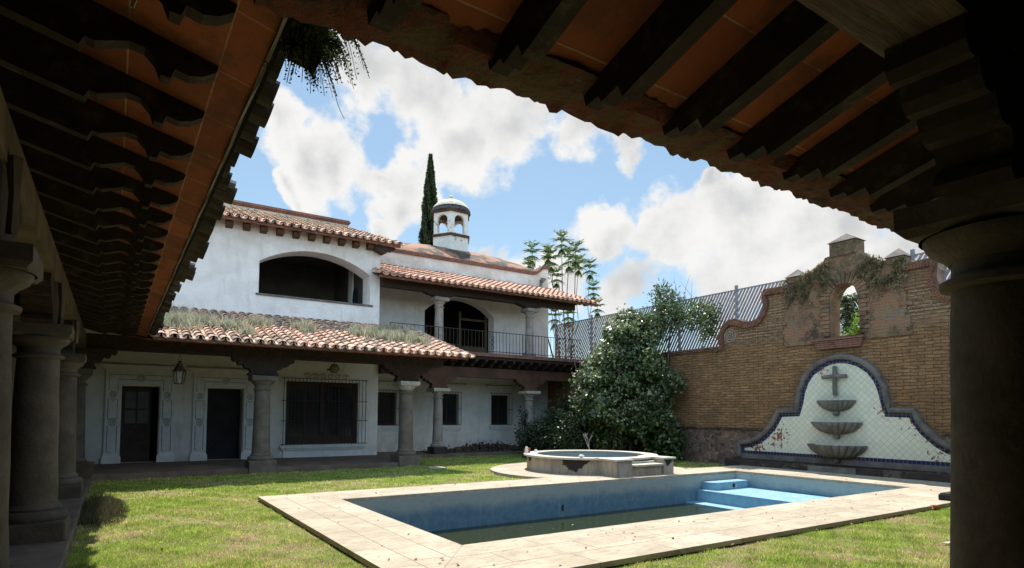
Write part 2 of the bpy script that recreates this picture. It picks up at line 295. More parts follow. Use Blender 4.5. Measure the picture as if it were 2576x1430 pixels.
FLOOR = mat('worn_porch_floor', (.2, .15, .115), (.12, .09, .07), 2, bump=.5, bscale=8, bdist=.012, rough=.85, extra=stone_x)
def leafm(nm, c1, c2, rough=.45, trans=.3, spec=.4):
    m = mat(nm, c1, c2, 6, bump=0, rough=rough, spec=spec, tint=1)
    n = m.node_tree.nodes; l = m.node_tree.links; bs = n['Principled BSDF']; out = n['Material Output']
    tr = n.new('ShaderNodeBsdfTranslucent'); mx = n.new('ShaderNodeMixShader'); mx.inputs[0].default_value = trans
    l.new(bs.inputs['Base Color'].links[0].from_socket, tr.inputs[0]); l.new(bs.outputs[0], mx.inputs[1]); l.new(tr.outputs[0], mx.inputs[2]); l.new(mx.outputs[0], out.inputs[0])
    return m
GRASS = leafm('grass_blade', (.46, .56, .15), (.33, .47, .1), .7, .45, .15)
DRY = leafm('dry_roof_grass', (.5, .48, .33), (.33, .34, .22), .9, .3, .1)
STRAW = leafm('dry_straw', (.52, .42, .25), (.26, .21, .13), .9, .3, .1)
BUSH = leafm('glossy_bush_leaf', (.12, .165, .06), (.075, .115, .04), .34, .3, .7)
FLOW = leafm('pale_bract_and_glint', (.38, .42, .28), (.26, .32, .19), .6, .4)  # petal tone, also used to paint glints on bush leaves
HEDGE = leafm('dark_hedge_leaf', (.035, .055, .02), (.025, .04, .015), .5, .2)
CYP = leafm('cypress_foliage', (.06, .075, .035), (.035, .05, .025), .8, .15, .1)
TREE = leafm('tree_leaflet', (.13, .2, .055), (.09, .15, .04), .45, .35)
PALM = leafm('palm_leaflet', (.09, .13, .05), (.06, .09, .04), .4, .25)
LIME = leafm('bright_shrub_leaf', (.22, .33, .04), (.15, .25, .03), .5, .4)
FERN = leafm('fern_leaflet', (.05, .07, .02), (.035, .05, .015), .7, .3, .1)
BARK = mat('bark', (.16, .13, .1), (.09, .07, .055), 8, bump=.7)
GLASS = mat('dark_window_glass', (.02, .022, .022), (.03, .03, .03), 2, bump=0, rough=.12, spec=.5)
GLASSG = mat('dusty_glass', (.1, .11, .09), (.07, .08, .065), 3, bump=0, rough=.35)
STEEL = mat('fence_metal', (.34, .32, .35), (.24, .22, .25), 6, rough=.6, metal=.2, bump=.1)
RUST = mat('rusty_slat', (.38, .27, .2), (.25, .17, .12), 4, rough=.8)
WMET = mat('white_painted_metal', (.75, .75, .75), (.6, .6, .6), 4)
CLAY = mat('clay_pot', (.3, .09, .06), (.22, .07, .05), 8)
WHITE = mat('white_object', (.75, .73, .66), (.65, .62, .55), 8)
BLACK = mat('black_plastic', (.02, .02, .02), (.03, .03, .03), 8)
ORNG = mat('orange_debris', (.6, .17, .03), (.45, .12, .03), 20)
BOXW = mat('worn_box_wood', (.13, .09, .055), (.08, .06, .035), 4, bump=.4)
SANDG = mat('sandstone_ball', (.3, .26, .19), (.22, .19, .14), 4, bump=.4)
def dome_x(h, c, pos):
    return h.mix(h.ramp(h.noise(2.2, 8, .8), .57, .6), c, (.16, .13, .11))
CUP = mat('flaking_cupola_paint', (.74, .72, .68), (.66, .64, .6), 4, bump=.4, extra=dome_x)
DOME = mat('cupola_dome_tile', (.7, .67, .5), (.5, .47, .33), 9, bump=.4, extra=lambda h, c, p: h.mix(h.ramp(h.noise(7, 6, .8), .58, .62), c, (.25, .1, .06)))
DOMB = mat('cupola_dark_band', (.1, .09, .12), (.05, .04, .05), 8, bump=.3)
HILL = mat('brick_vault', (.3, .15, .09), (.06, .05, .038), 1.6, bump=.6, bscale=12, bdist=.03, mixlo=.45, mixhi=.55)
wm = bpy.data.materials.new('murky_water'); wm.use_nodes = True
_b = wm.node_tree.nodes['Principled BSDF']; _b.inputs['Base Color'].default_value = (.026, .032, .011, 1); _b.inputs['Roughness'].default_value = .04; _b.inputs['IOR'].default_value = 1.33
_n = wm.node_tree.nodes.new('ShaderNodeTexNoise'); _n.inputs['Scale'].default_value = 6; _bp = wm.node_tree.nodes.new('ShaderNodeBump'); _bp.inputs['Strength'].default_value = .05; _bp.inputs['Distance'].default_value = .02
_g = wm.node_tree.nodes.new('ShaderNodeNewGeometry'); wm.node_tree.links.new(_g.outputs['Position'], _n.inputs['Vector']); wm.node_tree.links.new(_n.outputs['Fac'], _bp.inputs['Height']); wm.node_tree.links.new(_bp.outputs[0], _b.inputs['Normal'])
wb = wm.copy(); wb.name = 'clear_blue_water'; wb.node_tree.nodes['Principled BSDF'].inputs['Base Color'].default_value = (.03, .07, .09, 1)
# ------------------------------------------------------------------ mesh tools
class MB:
    def __init__(s): s.v = []; s.f = []; s.t = []; s.tint = None
    def add(s, vs, fs, tint=None):
        o = len(s.v); s.v += [tuple(v) for v in vs]; s.f += [tuple(i+o for i in f) for f in fs]
        if tint is not None: s.t += [tint]*len(fs)
        return s
    def box(s, a, b, taper=None):
        x0, y0, z0 = a; x1, y1, z1 = b
        vs = [(x0,y0,z0),(x1,y0,z0),(x1,y1,z0),(x0,y1,z0),(x0,y0,z1),(x1,y0,z1),(x1,y1,z1),(x0,y1,z1)]
        return s.add(vs, [(3,2,1,0),(4,5,6,7),(0,1,5,4),(1,2,6,5),(2,3,7,6),(3,0,4,7)])
    def hexa(s, b, t):
        return s.add(list(b)+list(t), [(3,2,1,0),(4,5,6,7),(0,1,5,4),(1,2,6,5),(2,3,7,6),(3,0,4,7)])
    def poly(s, pts, axis, d0, d1, holes=()):
        """extrude outline pts (a,b) along axis: 'x' -> (d,a,b), 'y' -> (a,d,b), 'z' -> (a,b,d)"""
        P = {'x': lambda p, d: (d, p[0], p[1]), 'y': lambda p, d: (p[0], d, p[1]), 'z': lambda p, d: (p[0], p[1], d)}[axis]
        loops = [list(pts)]+[list(h) for h in holes]
        flat = [p for lp in loops for p in lp]
        tri = tessellate_polygon([[Vector((p[0], p[1], 0)) for p in lp] for lp in loops])
        n = len(flat); vs = [P(p, d0) for p in flat]+[P(p, d1) for p in flat]
        fs = []
        for t in tri: fs.append(tuple(t)); fs.append(tuple(i+n for i in reversed(t)))
        o = 0
        for lp in loops:
            k = len(lp)
            for i in range(k):
                j = (i+1) % k; fs.append((o+i, o+j, o+j+n, o+i+n))
            o += k
        return s.add(vs, fs)
    def tube(s, pts, r, seg=6, caps=True):
        pts = [Vector(p) for p in pts]; rr = r if isinstance(r, (list, tuple)) else [r]*len(pts)
        rings = []; up = Vector((0, 0, 1))
        for i, p in enumerate(pts):
            d = (pts[min(i+1, len(pts)-1)]-pts[max(i-1, 0)]).normalized()
            a = d.cross(up if abs(d.z) < .95 else Vector((1, 0, 0))).normalized(); b = d.cross(a)
            rings.append([p+(a*math.cos(2*math.pi*k/seg)+b*math.sin(2*math.pi*k/seg))*rr[i] for k in range(seg)])
        vs = [v for rg in rings for v in rg]; fs = []
        for i in range(len(pts)-1):
            for k in range(seg):
                k2 = (k+1) % seg; fs.append((i*seg+k, i*seg+k2, (i+1)*seg+k2, (i+1)*seg+k))
        if caps: fs.append(tuple(range(seg))[::-1]); fs.append(tuple((len(pts)-1)*seg+k for k in range(seg)))
        return s.add(vs, fs)
    def lathe(s, prof, c=(0, 0, 0), seg=28, a0=0, a1=2*math.pi, wob=None, caps=True):
        full = abs(a1-a0-2*math.pi) < 1e-6; n = seg if full else seg+1; vs = []
        for r, z in prof:
            for k in range(n):
                a = a0+(a1-a0)*k/seg; q = r*(1+(wob(a, z) if wob else 0))
                vs.append((c[0]+q*math.cos(a), c[1]+q*math.sin(a), c[2]+z))
        fs = []
        for i in range(len(prof)-1):
            for k in range(seg):
                k2 = (k+1) % n if full else k+1; fs.append((i*n+k, i*n+k2, (i+1)*n+k2, (i+1)*n+k))
        if full and caps:
            fs.append(tuple(range(n))[::-1]); fs.append(tuple((len(prof)-1)*n+k for k in range(n)))
        return s.add(vs, fs)
    def build(s, name, m, parent=None, smooth=False, recalc=True, bevel=0, org=None):
        me = bpy.data.meshes.new(name); ov = Vector(org) if org else None
        me.from_pydata([tuple(Vector(v)-ov) for v in s.v] if org else s.v, [], s.f); me.update()
        if s.t:
            ca = me.color_attributes.new('tint', 'FLOAT_COLOR', 'CORNER'); arr = []
            for p in me.polygons:
                t = s.t[p.index]; arr += [t[0], t[1], t[2], 1.0]*p.loop_total
            ca.data.foreach_set('color', arr)
        me.materials.append(m)
        if recalc:
            import bmesh
            b = bmesh.new(); b.from_mesh(me); bmesh.ops.recalc_face_normals(b, faces=b.faces); b.to_mesh(me); b.free()
        o = bpy.data.objects.new(name, me); col.objects.link(o)
        if org: o.location = org
        if parent:
            o.parent = parent
            po = Vector((0, 0, 0)); q = parent
            while q: po += q.location; q = q.parent
            o.location = (Vector(org) if org else Vector((0, 0, 0)))-po
        if smooth:
            for p in me.polygons: p.use_smooth = True
            me.update()
            try: me.set_sharp_from_angle(angle=math.radians(40))
            except Exception: pass
        if bevel:
            bv = o.modifiers.new('bevel', 'BEVEL'); bv.width = bevel; bv.segments = 2; bv.limit_method = 'ANGLE'; bv.angle_limit = math.radians(50)
        return o
def tag(o, label, cat=None, group=None, kind=None):
    if label: o['label'] = label
    if cat: o['category'] = cat
    if group: o['group'] = group
    if kind: o['kind'] = kind
    return o
def thing(name, label, cat, loc=(0, 0, 0), group=None):
    o = bpy.data.objects.new(name, None); col.objects.link(o); o.location = loc; o.empty_display_size = .2
    return tag(o, label, cat, group)
def copy_tree(o, parent, off):
    c = o.copy(); col.objects.link(c); c.parent = parent
    if off is not None: c.location = o.location+Vector(off)
    for ch in o.children: copy_tree(ch, c, None)
    return c
def rcol(lo=.7, hi=1.2, warm=.08):
    v = random.uniform(lo, hi); d = random.uniform(-warm, warm); return (v*(1+d), v, v*(1-d))
def cards(name, C, size, m, parent=None, asp=.5, tints=None, nrm=None, up=None, fold=True, jit=1.0):
    """leaf quads (kite shape, 4 verts) at centres C (n,3)"""
    n = len(C); size = np.broadcast_to(np.asarray(size, float), (n,))
    d = rng.normal(size=(n, 3))*jit
    if up is not None: d = d+up
    d /= np.linalg.norm(d, axis=1, keepdims=True)
    q = rng.normal(size=(n, 3)) if nrm is None else nrm+rng.normal(size=(n, 3))*.35
    s = np.cross(d, q); s /= np.linalg.norm(s, axis=1, keepdims=True)+1e-9
    S = size[:, None]
    V = np.stack([C-d*S*.5, C+s*S*asp*.5, C+d*S*.5, C-s*S*asp*.5], 1).reshape(-1, 3)
    me = bpy.data.meshes.new(name); me.vertices.add(4*n); me.vertices.foreach_set('co', V.ravel())
    me.loops.add(4*n); me.loops.foreach_set('vertex_index', np.arange(4*n, dtype=np.int32))
    me.polygons.add(n); me.polygons.foreach_set('loop_start', np.arange(0, 4*n, 4, dtype=np.int32)); me.polygons.foreach_set('loop_total', np.full(n, 4, np.int32))
    me.update(); me.validate()
    t = rng.uniform(.6, 1.35, size=(n, 1)) if tints is None else np.asarray(tints).reshape(n, -1)
    if t.shape[1] == 1: t = np.concatenate([t*rng.uniform(.92, 1.12, (n, 1)), t, t*rng.uniform(.8, 1.1, (n, 1))], 1)
    cc = np.concatenate([t, np.ones((n, 1))], 1).repeat(4, axis=0).astype(np.float32)
    ca = me.color_attributes.new('tint', 'FLOAT_COLOR', 'CORNER'); ca.data.foreach_set('color', cc.ravel())
    me.materials.append(m); o = bpy.data.objects.new(name, me); col.objects.link(o)
    if parent:
        o.parent = parent; o.location = -parent.location
    return o
def blades(name, P, hgt, wid, m, lean=.5, parent=None, tints=None):
    n = len(P); a = rng.uniform(0, 2*np.pi, n); hgt = np.broadcast_to(hgt, (n,)); wid = np.broadcast_to(wid, (n,))
    w_ = np.stack([np.cos(a), np.sin(a), 0*a], 1)*wid[:, None]*.5
    b = rng.uniform(0, 2*np.pi, n); ln = np.stack([np.cos(b), np.sin(b), 0*b], 1)*(rng.uniform(0, lean, n)*hgt)[:, None]
    tip = P+ln+np.stack([0*a, 0*a, hgt], 1)
    V = np.stack([P-w_, P+w_, tip], 1).reshape(-1, 3)
    me = bpy.data.meshes.new(name); me.vertices.add(3*n); me.vertices.foreach_set('co', V.ravel())
    me.loops.add(3*n); me.loops.foreach_set('vertex_index', np.arange(3*n, dtype=np.int32))
    me.polygons.add(n); me.polygons.foreach_set('loop_start', np.arange(0, 3*n, 3, dtype=np.int32)); me.polygons.foreach_set('loop_total', np.full(n, 3, np.int32))
    me.update(); me.validate()
    t = rng.uniform(.6, 1.4, size=(n, 1))*np.ones((1, 3)) if tints is None else tints
    cc = np.concatenate([t, np.ones((n, 1))], 1).repeat(3, axis=0).astype(np.float32)
    ca = me.color_attributes.new('tint', 'FLOAT_COLOR', 'CORNER'); ca.data.foreach_set('color', cc.ravel())
    me.materials.append(m); o = bpy.data.objects.new(name, me); col.objects.link(o)
    if parent: o.parent = parent; o.location = -parent.location
    return o
# ------------------------------------------------------------------ builders
def arch(x0, x1, z0, zs, zt, n=14):
    xm = (x0+x1)/2; hw = (x1-x0)/2; rise = zt-zs; R = (hw*hw+rise*rise)/(2*rise); cz = zt-R; a = math.asin(min(1, hw/R)) if rise < hw else math.pi/2
    if rise >= hw: return [(x0, z0), (x1, z0)]+[(xm+hw*math.cos(math.pi*k/n), zs+rise*math.sin(math.pi*k/n)) for k in range(n+1)]
    return [(x0, z0), (x1, z0)]+[(xm+R*math.sin(a-2*a*k/n), cz+R*math.cos(a-2*a*k/n)) for k in range(n+1)]
def rect(x0, x1, z0, z1): return [(x0, z0), (x1, z0), (x1, z1), (x0, z1)]
def deck(name, pts, zf, th, m, parent):
    b = MB(); tri = tessellate_polygon([[Vector((p[0], p[1], 0)) for p in pts]]); n = len(pts)
    vs = [(x, y, zf(x, y)) for x, y in pts]+[(x, y, zf(x, y)+th) for x, y in pts]
    fs = [tuple(t) for t in tri]+[tuple(i+n for i in reversed(t)) for t in tri]+[(i, (i+1) % n, (i+1) % n+n, i+n) for i in range(n)]
    return b.add(vs, fs).build(name, m, parent)
def roof_tiles(name, m, parent, O, A, U, a0, a1, ulim, sp=.285, ex=.34, r=.118, jit=.012, over=.05, pans=True, lo=.72, hi=1.25, overvar=0, tone=None):
    O, A, U = Vector(O), Vector(A), Vector(U); Nn = A.cross(U).normalized()
    if Nn.z < 0: Nn = -Nn
    b = MB(); S = 6; na = int(round((a1-a0)/sp))
    for i in range(na+1):
        a = a0+sp*i+random.uniform(-.008, .008); lim = ulim(a)
        if lim is None: continue
        ul, uh = lim
        if uh-ul < .25: continue
        nr = max(1, int(math.ceil((uh-ul)/ex))); ov = over+random.uniform(0, overvar)
        for j in range(nr):
            u0 = ul+j*ex-(ov if j == 0 else 0)+random.uniform(-jit, jit); u1 = min(uh, ul+j*ex+ex+.07)
            if u1-u0 < .1: continue
            for kind in (0, 1) if pans else (0,):
                aa = a+(sp*.5 if kind else 0)+random.uniform(-jit, jit)*.6
                t = rcol(lo, hi, .06) if tone is None else tone()
                vs = []
                for (u, rad, lift) in ((u0, r, .03), (u1, r*.82, .0)):
                    for th in (0, -.014):
                        for k in range(S+1):
                            q = math.pi*k/S; cx_ = math.cos(q)*(rad+th); cz_ = math.sin(q)*(rad+th)*.9
                            p = O+A*(aa+cx_+(.0 if kind == 0 else 0))+U*(u-(.03 if kind else 0))+Nn*(lift+(cz_+.035 if kind == 0 else .085-cz_*.8-th*1.8))
                            vs.append(p)
                n = S+1; fs = []
                for k in range(S):
                    fs += [(k, k+1, 2*n+k+1, 2*n+k), (n+k+1, n+k, 3*n+k, 3*n+k+1), (k+1, k, n+k, n+k+1), (2*n+k, 2*n+k+1, 3*n+k+1, 3*n+k)]
                fs += [(0, 2*n, 3*n, n), (S, n+S, 3*n+S, 2*n+S)]
                b.add(vs, fs, t)
    return b.build(name, m, parent, recalc=False)
SH = []
def column(parent, x, y, zb, zt, r=.235, ph=.24, pw=.74, cw=.68, sm=STONE, cm=STONE, bm=STONE, squat=False, label=None):
    z1 = zb+ph; H = zt-zb; n = 14
    wob = lambda a, z: .012*math.sin(3*a+7*z+x)+.008*math.sin(9*z+5*a+y)
    prof = [(r*1.42, 0), (r*1.5, .03), (r*1.52, .07), (r*1.42, .11), (r*1.18, .125), (r*1.22, .15), (r*1.16, .175), (r*1.06, .2)]
    top = H-ph-.42
    for k in range(n+1):
        s = k/n; prof.append((r*(1.05-.17*s), .21+(top-.21)*s))
    prof += [(r*.88, top+.005), (r*1.06, top+.02), (r*1.08, top+.05), (r*.95, top+.065), (r*.88, top+.075), (r*.88, top+.14)]
    sh = MB().lathe([(q, z) for q, z in prof], (x, y, z1), 30, wob=wob).build('column', sm, parent, smooth=True)
    if label: sh['label'] = label
    zc = z1+top+.14
    cp = MB().lathe([(r*.9, 0), (r*1.0, .03), (r*1.22, .07), (r*1.3, .11), (r*1.32, .13)], (x, y, zc), 30)
    h0 = zt-.15; k = cw/2
    cp.lathe([(r*1.32, zc+.13-h0), (r*1.38, -.0)], (x, y, h0), 30)
    cp.hexa([(x-k*.9, y-k*.9, h0), (x+k*.9, y-k*.9, h0), (x+k*.9, y+k*.9, h0), (x-k*.9, y+k*.9, h0)], [(x-k, y-k, h0+.04), (x+k, y-k, h0+.04), (x+k, y+k, h0+.04), (x-k, y+k, h0+.04)])
    cp.box((x-k, y-k, h0+.0401), (x+k, y+k, zt))
    cp.build('capital', cm, sh, smooth=True)
    MB().box((x-pw/2, y-pw/2, zb-.05), (x+pw/2, y+pw/2, z1+.002)).build('plinth', bm, sh, bevel=.025)
    return sh
HP = [(.84, 1), (.84, .82), (.80, .74), (.755, .73), (.72, .77), (.70, .64), (.66, .56), (.60, .55), (.56, .6), (.53, .48), (.49, .40), (.43, .38), (.40, .42), (.37, .3), (.35, .22), (.39, .16), (.41, .08), (.38, 0)]
def corbel(parent, x, y, z0, h, along, w_=.3, s=1.0, m=WOOD):
    pts = [(u*s, z0+v*h) for u, v in HP]+[(-u*s, z0+v*h) for u, v in reversed(HP)]
    if along == 'x': return MB().poly([(x+a, b) for a, b in pts], 'y', y-w_/2, y+w_/2).build('corbel', m, parent)
    return MB().poly([(y+a, b) for a, b in pts], 'x', x-w_/2, x+w_/2).build('corbel', m, parent)
TAIL = [(0, 0), (0, .03), (.05, .075), (.11, .10), (.18, .10), (.185, .145), (.23, .15), (.27, .105), (.33, .075), (.4, .08), (.47, .115), (.53, .145), (.57, .145), (.58, .185)]
STAIL = [(0, .0), (.0, .07), (.10, .085), (.11, .12), (.24, .125), (.25, .185), (.58, .185)]
def rafter(parent, tip, d, slope, length, w_=.11, m=RAFT, dep=1.0, tail=None):
    """tip: point at underside of the deck at the eave end; d: unit horizontal direction into the house"""
    tip = Vector(tip); d = Vector((d[0], d[1], 0)); U = (d+Vector((0, 0, slope))).normalized(); Nn = Vector((-d.x*slope, -d.y*slope, 1)).normalized(); A = Vector((-d.y, d.x, 0))
    pr = [(u, -v*dep) for u, v in (tail or TAIL)]+[(length*k/4+.58*(1-k/4), -.185*dep-random.uniform(-.006, .006)) for k in range(1, 5)]+[(length, 0)]
    n = len(pr); vs = []
    for s in (-1, 1):
        for u, v in pr: vs.append(tip+U*u+Nn*(v-.002)+A*(s*w_/2))
    tri = tessellate_polygon([[Vector((u, v, 0)) for u, v in pr]])
    fs = [tuple(t) for t in tri]+[tuple(i+n for i in reversed(t)) for t in tri]+[(i, (i+1) % n, (i+1) % n+n, i+n) for i in range(n)]
    return MB().add(vs, fs).build('rafter', m, parent)
# ------------------------------------------------------------------ ground, floors
G0 = [(-400, -400), (400, -400), (400, 400), (-400, 400)]
b = MB(); hx0, hx1, hy0, hy1 = 2.45, 17.3, 5.15, 12.55
xs = [-400, -40, -.3, hx0, hx1, 40, 400]; ys = [-400, -40, 1.4, hy0, hy1, 18.3, 40, 400]
for i in range(len(xs)-1):
    for j in range(len(ys)-1):
        if xs[i] == hx0 and ys[j] == hy0: continue
        b.add([(xs[i], ys[j], 0), (xs[i+1], ys[j], 0), (xs[i+1], ys[j+1], 0), (xs[i], ys[j+1], 0)], [(0, 1, 2, 3)])
tag(b.build('ground', GRD), 'green lawn with brown worn patches around the pool', None, None, 'structure')
b = MB(); b.poly([(-4.8, -3.3), (17.95, -3.3), (17.95, 1.5), (-.39, 1.5), (-.39, 18.25), (8.5, 18.25), (8.5, 22.12), (-4.8, 22.12)], 'z', -.1, .15)
tag(b.build('porch_floor', FLOOR, bevel=.015), 'worn brown slab floor of the porches', None, None, 'structure')
tag(MB().box((8.52, 21.5, -.1), (18, 24.12, .12)).build('rear_porch_floor', FLOOR), 'worn floor under the balcony', None, None, 'structure')
# ------------------------------------------------------------------ swimming pool
P = thing('swimming_pool', 'blue mosaic swimming pool half empty with pale stone coping', 'swimming pool', (9.5, 9, 0))
px0, px1, py0, py1 = 3.7, 15.45, 6.7, 11.4
i0, i1, j0, j1 = px0-.03, px1+.03, py0-.03, py1+.03
for pts, m_ in (([(2.4, 5.08), (17.38, 5.08), (i1, j0), (i0, j0)], COP), ([(2.4, 12.62), (i0, j1), (i1, j1), (17.38, 12.62)], COP), ([(2.4, 5.08), (i0, j0), (i0, j1), (2.4, 12.62)], COPY), ([(17.38, 5.08), (17.38, 12.62), (i1, j1), (i1, j0)], COPY)):
    c0 = Vector((sum(p[0] for p in pts)/4, sum(p[1] for p in pts)/4)); MB().poly([tuple(Vector(p)+(c0-Vector(p)).normalized()*.001) for p in pts], 'z', .02, .085).build('coping', m_, P, bevel=.006)
b = MB(); b.poly(rect(2.47, 17.3, 5.15, 12.55), 'z', -.12, .02, holes=[rect(px0-.14, px1+.14, py0-.14, py1+.14)[::-1]]); b.build('coping_footing', DARKB, P)
b = MB(); b.poly(rect(px0-.13, px1+.13, py0-.13, py1+.13), 'z', -1.5, .019, holes=[rect(px0, px1, py0, py1)[::-1]]); b.box((px0, py0, -1.6), (px1, py1, -1.45)); b.build('basin_wall', POOL, P)
def rr(x0, x1, y0, y1, r=.22, cs=(0, 0, 1, 0)):
    out = []
    for (cx, cy, a, on) in ((x0, y0, 180, cs[0]), (x1, y0, 270, cs[1]), (x1, y1, 0, cs[2]), (x0, y1, 90, cs[3])):
        if not on: out.append((cx, cy)); continue
        ox = cx+(r if cx == x0 else -r); oy = cy+(r if cy == y0 else -r)
        out += [(ox+r*math.cos(math.radians(a+15*k)), oy+r*math.sin(math.radians(a+15*k))) for k in range(7)]
    return out
sf = MB(); sf.poly(rect(13.74, px1-.002, py0+.002, py1-.002), 'z', -1.45, -.36); sf.build('shallow_shelf', POOLL, P, bevel=.02)
MB().poly(rect(13.25, 13.738, py0+.002, py1-.002), 'z', -1.45, -.672).build('step', POOLL, P, bevel=.02)
bn = MB().poly(rr(13.95, px1-.004, 10.95, py1-.004, .2, (1, 0, 0, 0)), 'z', -.36, -.15).build('corner_bench', POOLL, P, bevel=.015)
b = MB(); b.tube([(14.75, 10.96, -.255), (14.75, 10.935, -.255)], .055, 14); b.build('jet_hole', BLACK, bn)
b = MB(); b.box((8.93, 11.392, -.56), (8.99, 11.40, -.42)); b.build('inlet_slot', BLACK, P)
b = MB(); b.add([(px0, py0, -.7), (px1, py0, -.7), (px1, py1, -.7), (px0, py1, -.7)], [(0, 1, 2, 3)]); tag(b.build('pool_water', wm), 'murky green water in the bottom of the pool', None, None, 'structure')
# ------------------------------------------------------------------ raised round basin
tag(MB().poly([(12.05+3.0*math.cos(t_), 14+3.0*math.sin(t_)) for t_ in [-math.asin(1.37/3)+(math.pi+2*math.asin(1.37/3))*k/56 for k in range(57)]], 'z', -.05, .082).build('round_terrace', COP), 'pale round slab under the raised basin', None, None, 'structure')
HT = thing('round_tub', 'raised round stone tub with pale rim beside the pool', 'hot tub', (12.05, 14, 0))
cx, cy = 12.05, 14.0
wl = MB(); n = 72; 
prof = [(1.9, .04), (1.9, .49), (1.62, .49), (1.62, .04)]
wl.lathe(prof+prof[:1], (cx, cy, 0), n, caps=False)
# straight block facing the pool
wl.box((11.0, 11.72, .04), (11.55, 12.7, .488)); wl.box((12.75, 11.72, .04), (13.15, 12.9, .488))
wl.build('wall', CEM, HT, smooth=True)
MB().box((11.552, 11.76, .04), (12.748, 12.4, .33)).build('front_wall', CEM, HT)
rm = MB(); ro = [(cx+2.0*math.cos(2*math.pi*k/n), cy+2.0*math.sin(2*math.pi*k/n)) for k in range(n)]; ri = [(cx+1.6*math.cos(2*math.pi*k/n), cy+1.6*math.sin(2*math.pi*k/n)) for k in range(n)][::-1]
rm.poly(ro, 'z', .4902, .545, holes=[ri])
rm.build('rim', CEM2, HT, bevel=.015)
MB().box((10.95, 11.66, .492), (11.58, 12.35, .549)).build('pier_cap', CEM2, HT, bevel=.015)
MB().box((12.72, 11.66, .492), (13.2, 12.7, .549)).build('pier_cap', CEM2, HT, bevel=.015)
MB().box((11.6, 11.66, .332), (12.71, 12.1, .39)).build('step', CEM2, HT, bevel=.02)
MB().box((11.6, 12.0, .392), (12.71, 12.3, .45)).build('step', CEM2, HT, bevel=.02)
MB().lathe([(1.61, .06), (1.615, .489)], (cx, cy, 0), n, caps=False).build('inner_lining', POOL, HT, smooth=True)
b = MB(); b.add([(cx+1.6*math.cos(2*math.pi*k/n), cy+1.6*math.sin(2*math.pi*k/n), .12) for k in range(n)], [tuple(range(n))]); tag(b.build('tub_water', wb), 'still blue water in the round tub', None, None, 'structure')
# things on the rim
def at(px, py, z):
    v = Vector((px-1288, py-966, 1520.6)); dd = Vector([sum(RX[i][k]*v[k] for k in range(3)) for i in range(3)]); t = (z-1.7)/dd.z; return Vector((dd.x*t, dd.y*t, z))
zr = .546
p = Vector((10.45, 15.05, zr)); b = MB(); b.lathe([(.05, 0), (.055, .03), (.05, .13), (.035, .15), (.045, .17), (.03, .2)], p, 14); tag(b.build('candle_cup', WHITE, smooth=True), 'small white cup standing on the tub rim', 'cup')
p = Vector((10.67, 15.3, zr)); b = MB(); b.lathe([(.07, 0), (.085, .05), (.075, .12), (.085, .14), (.07, .145), (.06, .1)], p, 14); b.tube([p+Vector((-.08, .02, .03)), p+Vector((-.13, .03, .06)), p+Vector((-.125, .03, .1)), p+Vector((-.075, .02, .12))], .012, 6); tag(b.build('clay_pot', CLAY, smooth=True), 'red clay pot with a handle beside the white cup', 'pot')
def pebble(p, r, label):
    b = MB(); S, T = 10, 7
    vs = [(p[0]+r*(1+.25*math.sin(3*a+p[0]*9+t))*math.sin(t)*math.cos(a)*1.2, p[1]+r*math.sin(t)*math.sin(a), p[2]+r*.7*(1-math.cos(t))*.9) for t in [math.pi*j/(T-1)*.98+.02 for j in range(T)] for a in [2*math.pi*k/S for k in range(S)]]
    fs = [(j*S+k, j*S+(k+1) % S, (j+1)*S+(k+1) % S, (j+1)*S+k) for j in range(T-1) for k in range(S)]
    b.add(vs, fs); tag(b.build('pebble', WHITE, smooth=True), label, 'stone', 'white stones on the tub rim')
pebble(at(1462, 1152, zr), .07, 'largest white stone on the front of the tub rim'); pebble(at(1500, 1156, zr), .045, 'round white stone on the tub rim right of the largest'); pebble(Vector((11.2, 15.62, zr)), .05, 'white stone on the far side of the tub rim')
# ------------------------------------------------------------------ main house
HS = thing('courtyard_house', 'white plastered two storey house with tiled porch roofs and balcony', 'house', (4, 22, 0))
MB().poly(rect(-6, 8.42, -.1, 5.0), 'y', 22.1, 22.7, holes=[rect(.2, 1.2, .152, 2.52), rect(2.57, 3.65, .152, 2.52), rect(5.05, 7.65, .6, 2.85)]).build('lower_wall', PL, HS)
MB().poly(rect(-6, 8.42, 5.0, 8.25), 'y', 22.1, 22.9, holes=[arch(4.05, 8.03, 5.85, 6.98, 7.58)]).build('upper_wall', PLU, HS)
MB().box((7.95, 22.702, -.1), (8.418, 24.1, 4.99)).build('side_wall', PL, HS)
MB().box((8.1, 22.902, 4.99), (8.418, 24.1, 8.25)).build('upper_side_wall', PLU, HS)
wo_ = [(9.0, 10.02), (11.98, 13.0), (14.72, 15.74)]
MB().poly(rect(8.0, 18.02, -.1, 4.3), 'y', 24.1, 24.6, holes=[rect(a, c, 1.22, 2.62) for a, c in wo_]).build('rear_wall', PL, HS)
MB().poly(rect(8.0, 18.02, 4.3, 8.6), 'y', 24.1, 24.6, holes=[arch(11.26, 14.83, 4.302, 6.26, 6.95)]).build('balcony_wall', PLU, HS)
b = MB(); b.box((-6, 26.5, -.1), (8, 26.7, 8.3)); b.box((-6.2, 22.1, -.1), (-6.01, 26.7, 8.3)); b.box((-6, 22.72, 4.7), (7.94, 26.5, 4.99)); b.box((-6, 22.92, 8.0), (8.0, 26.5, 8.2)); b.box((8.0, 24.62, 4.99), (8.2, 26.7, 8.2)); b.box((7.94, 24.1, -.1), (8.2, 26.7, 4.98)); b.build('inner_room', INT, HS)
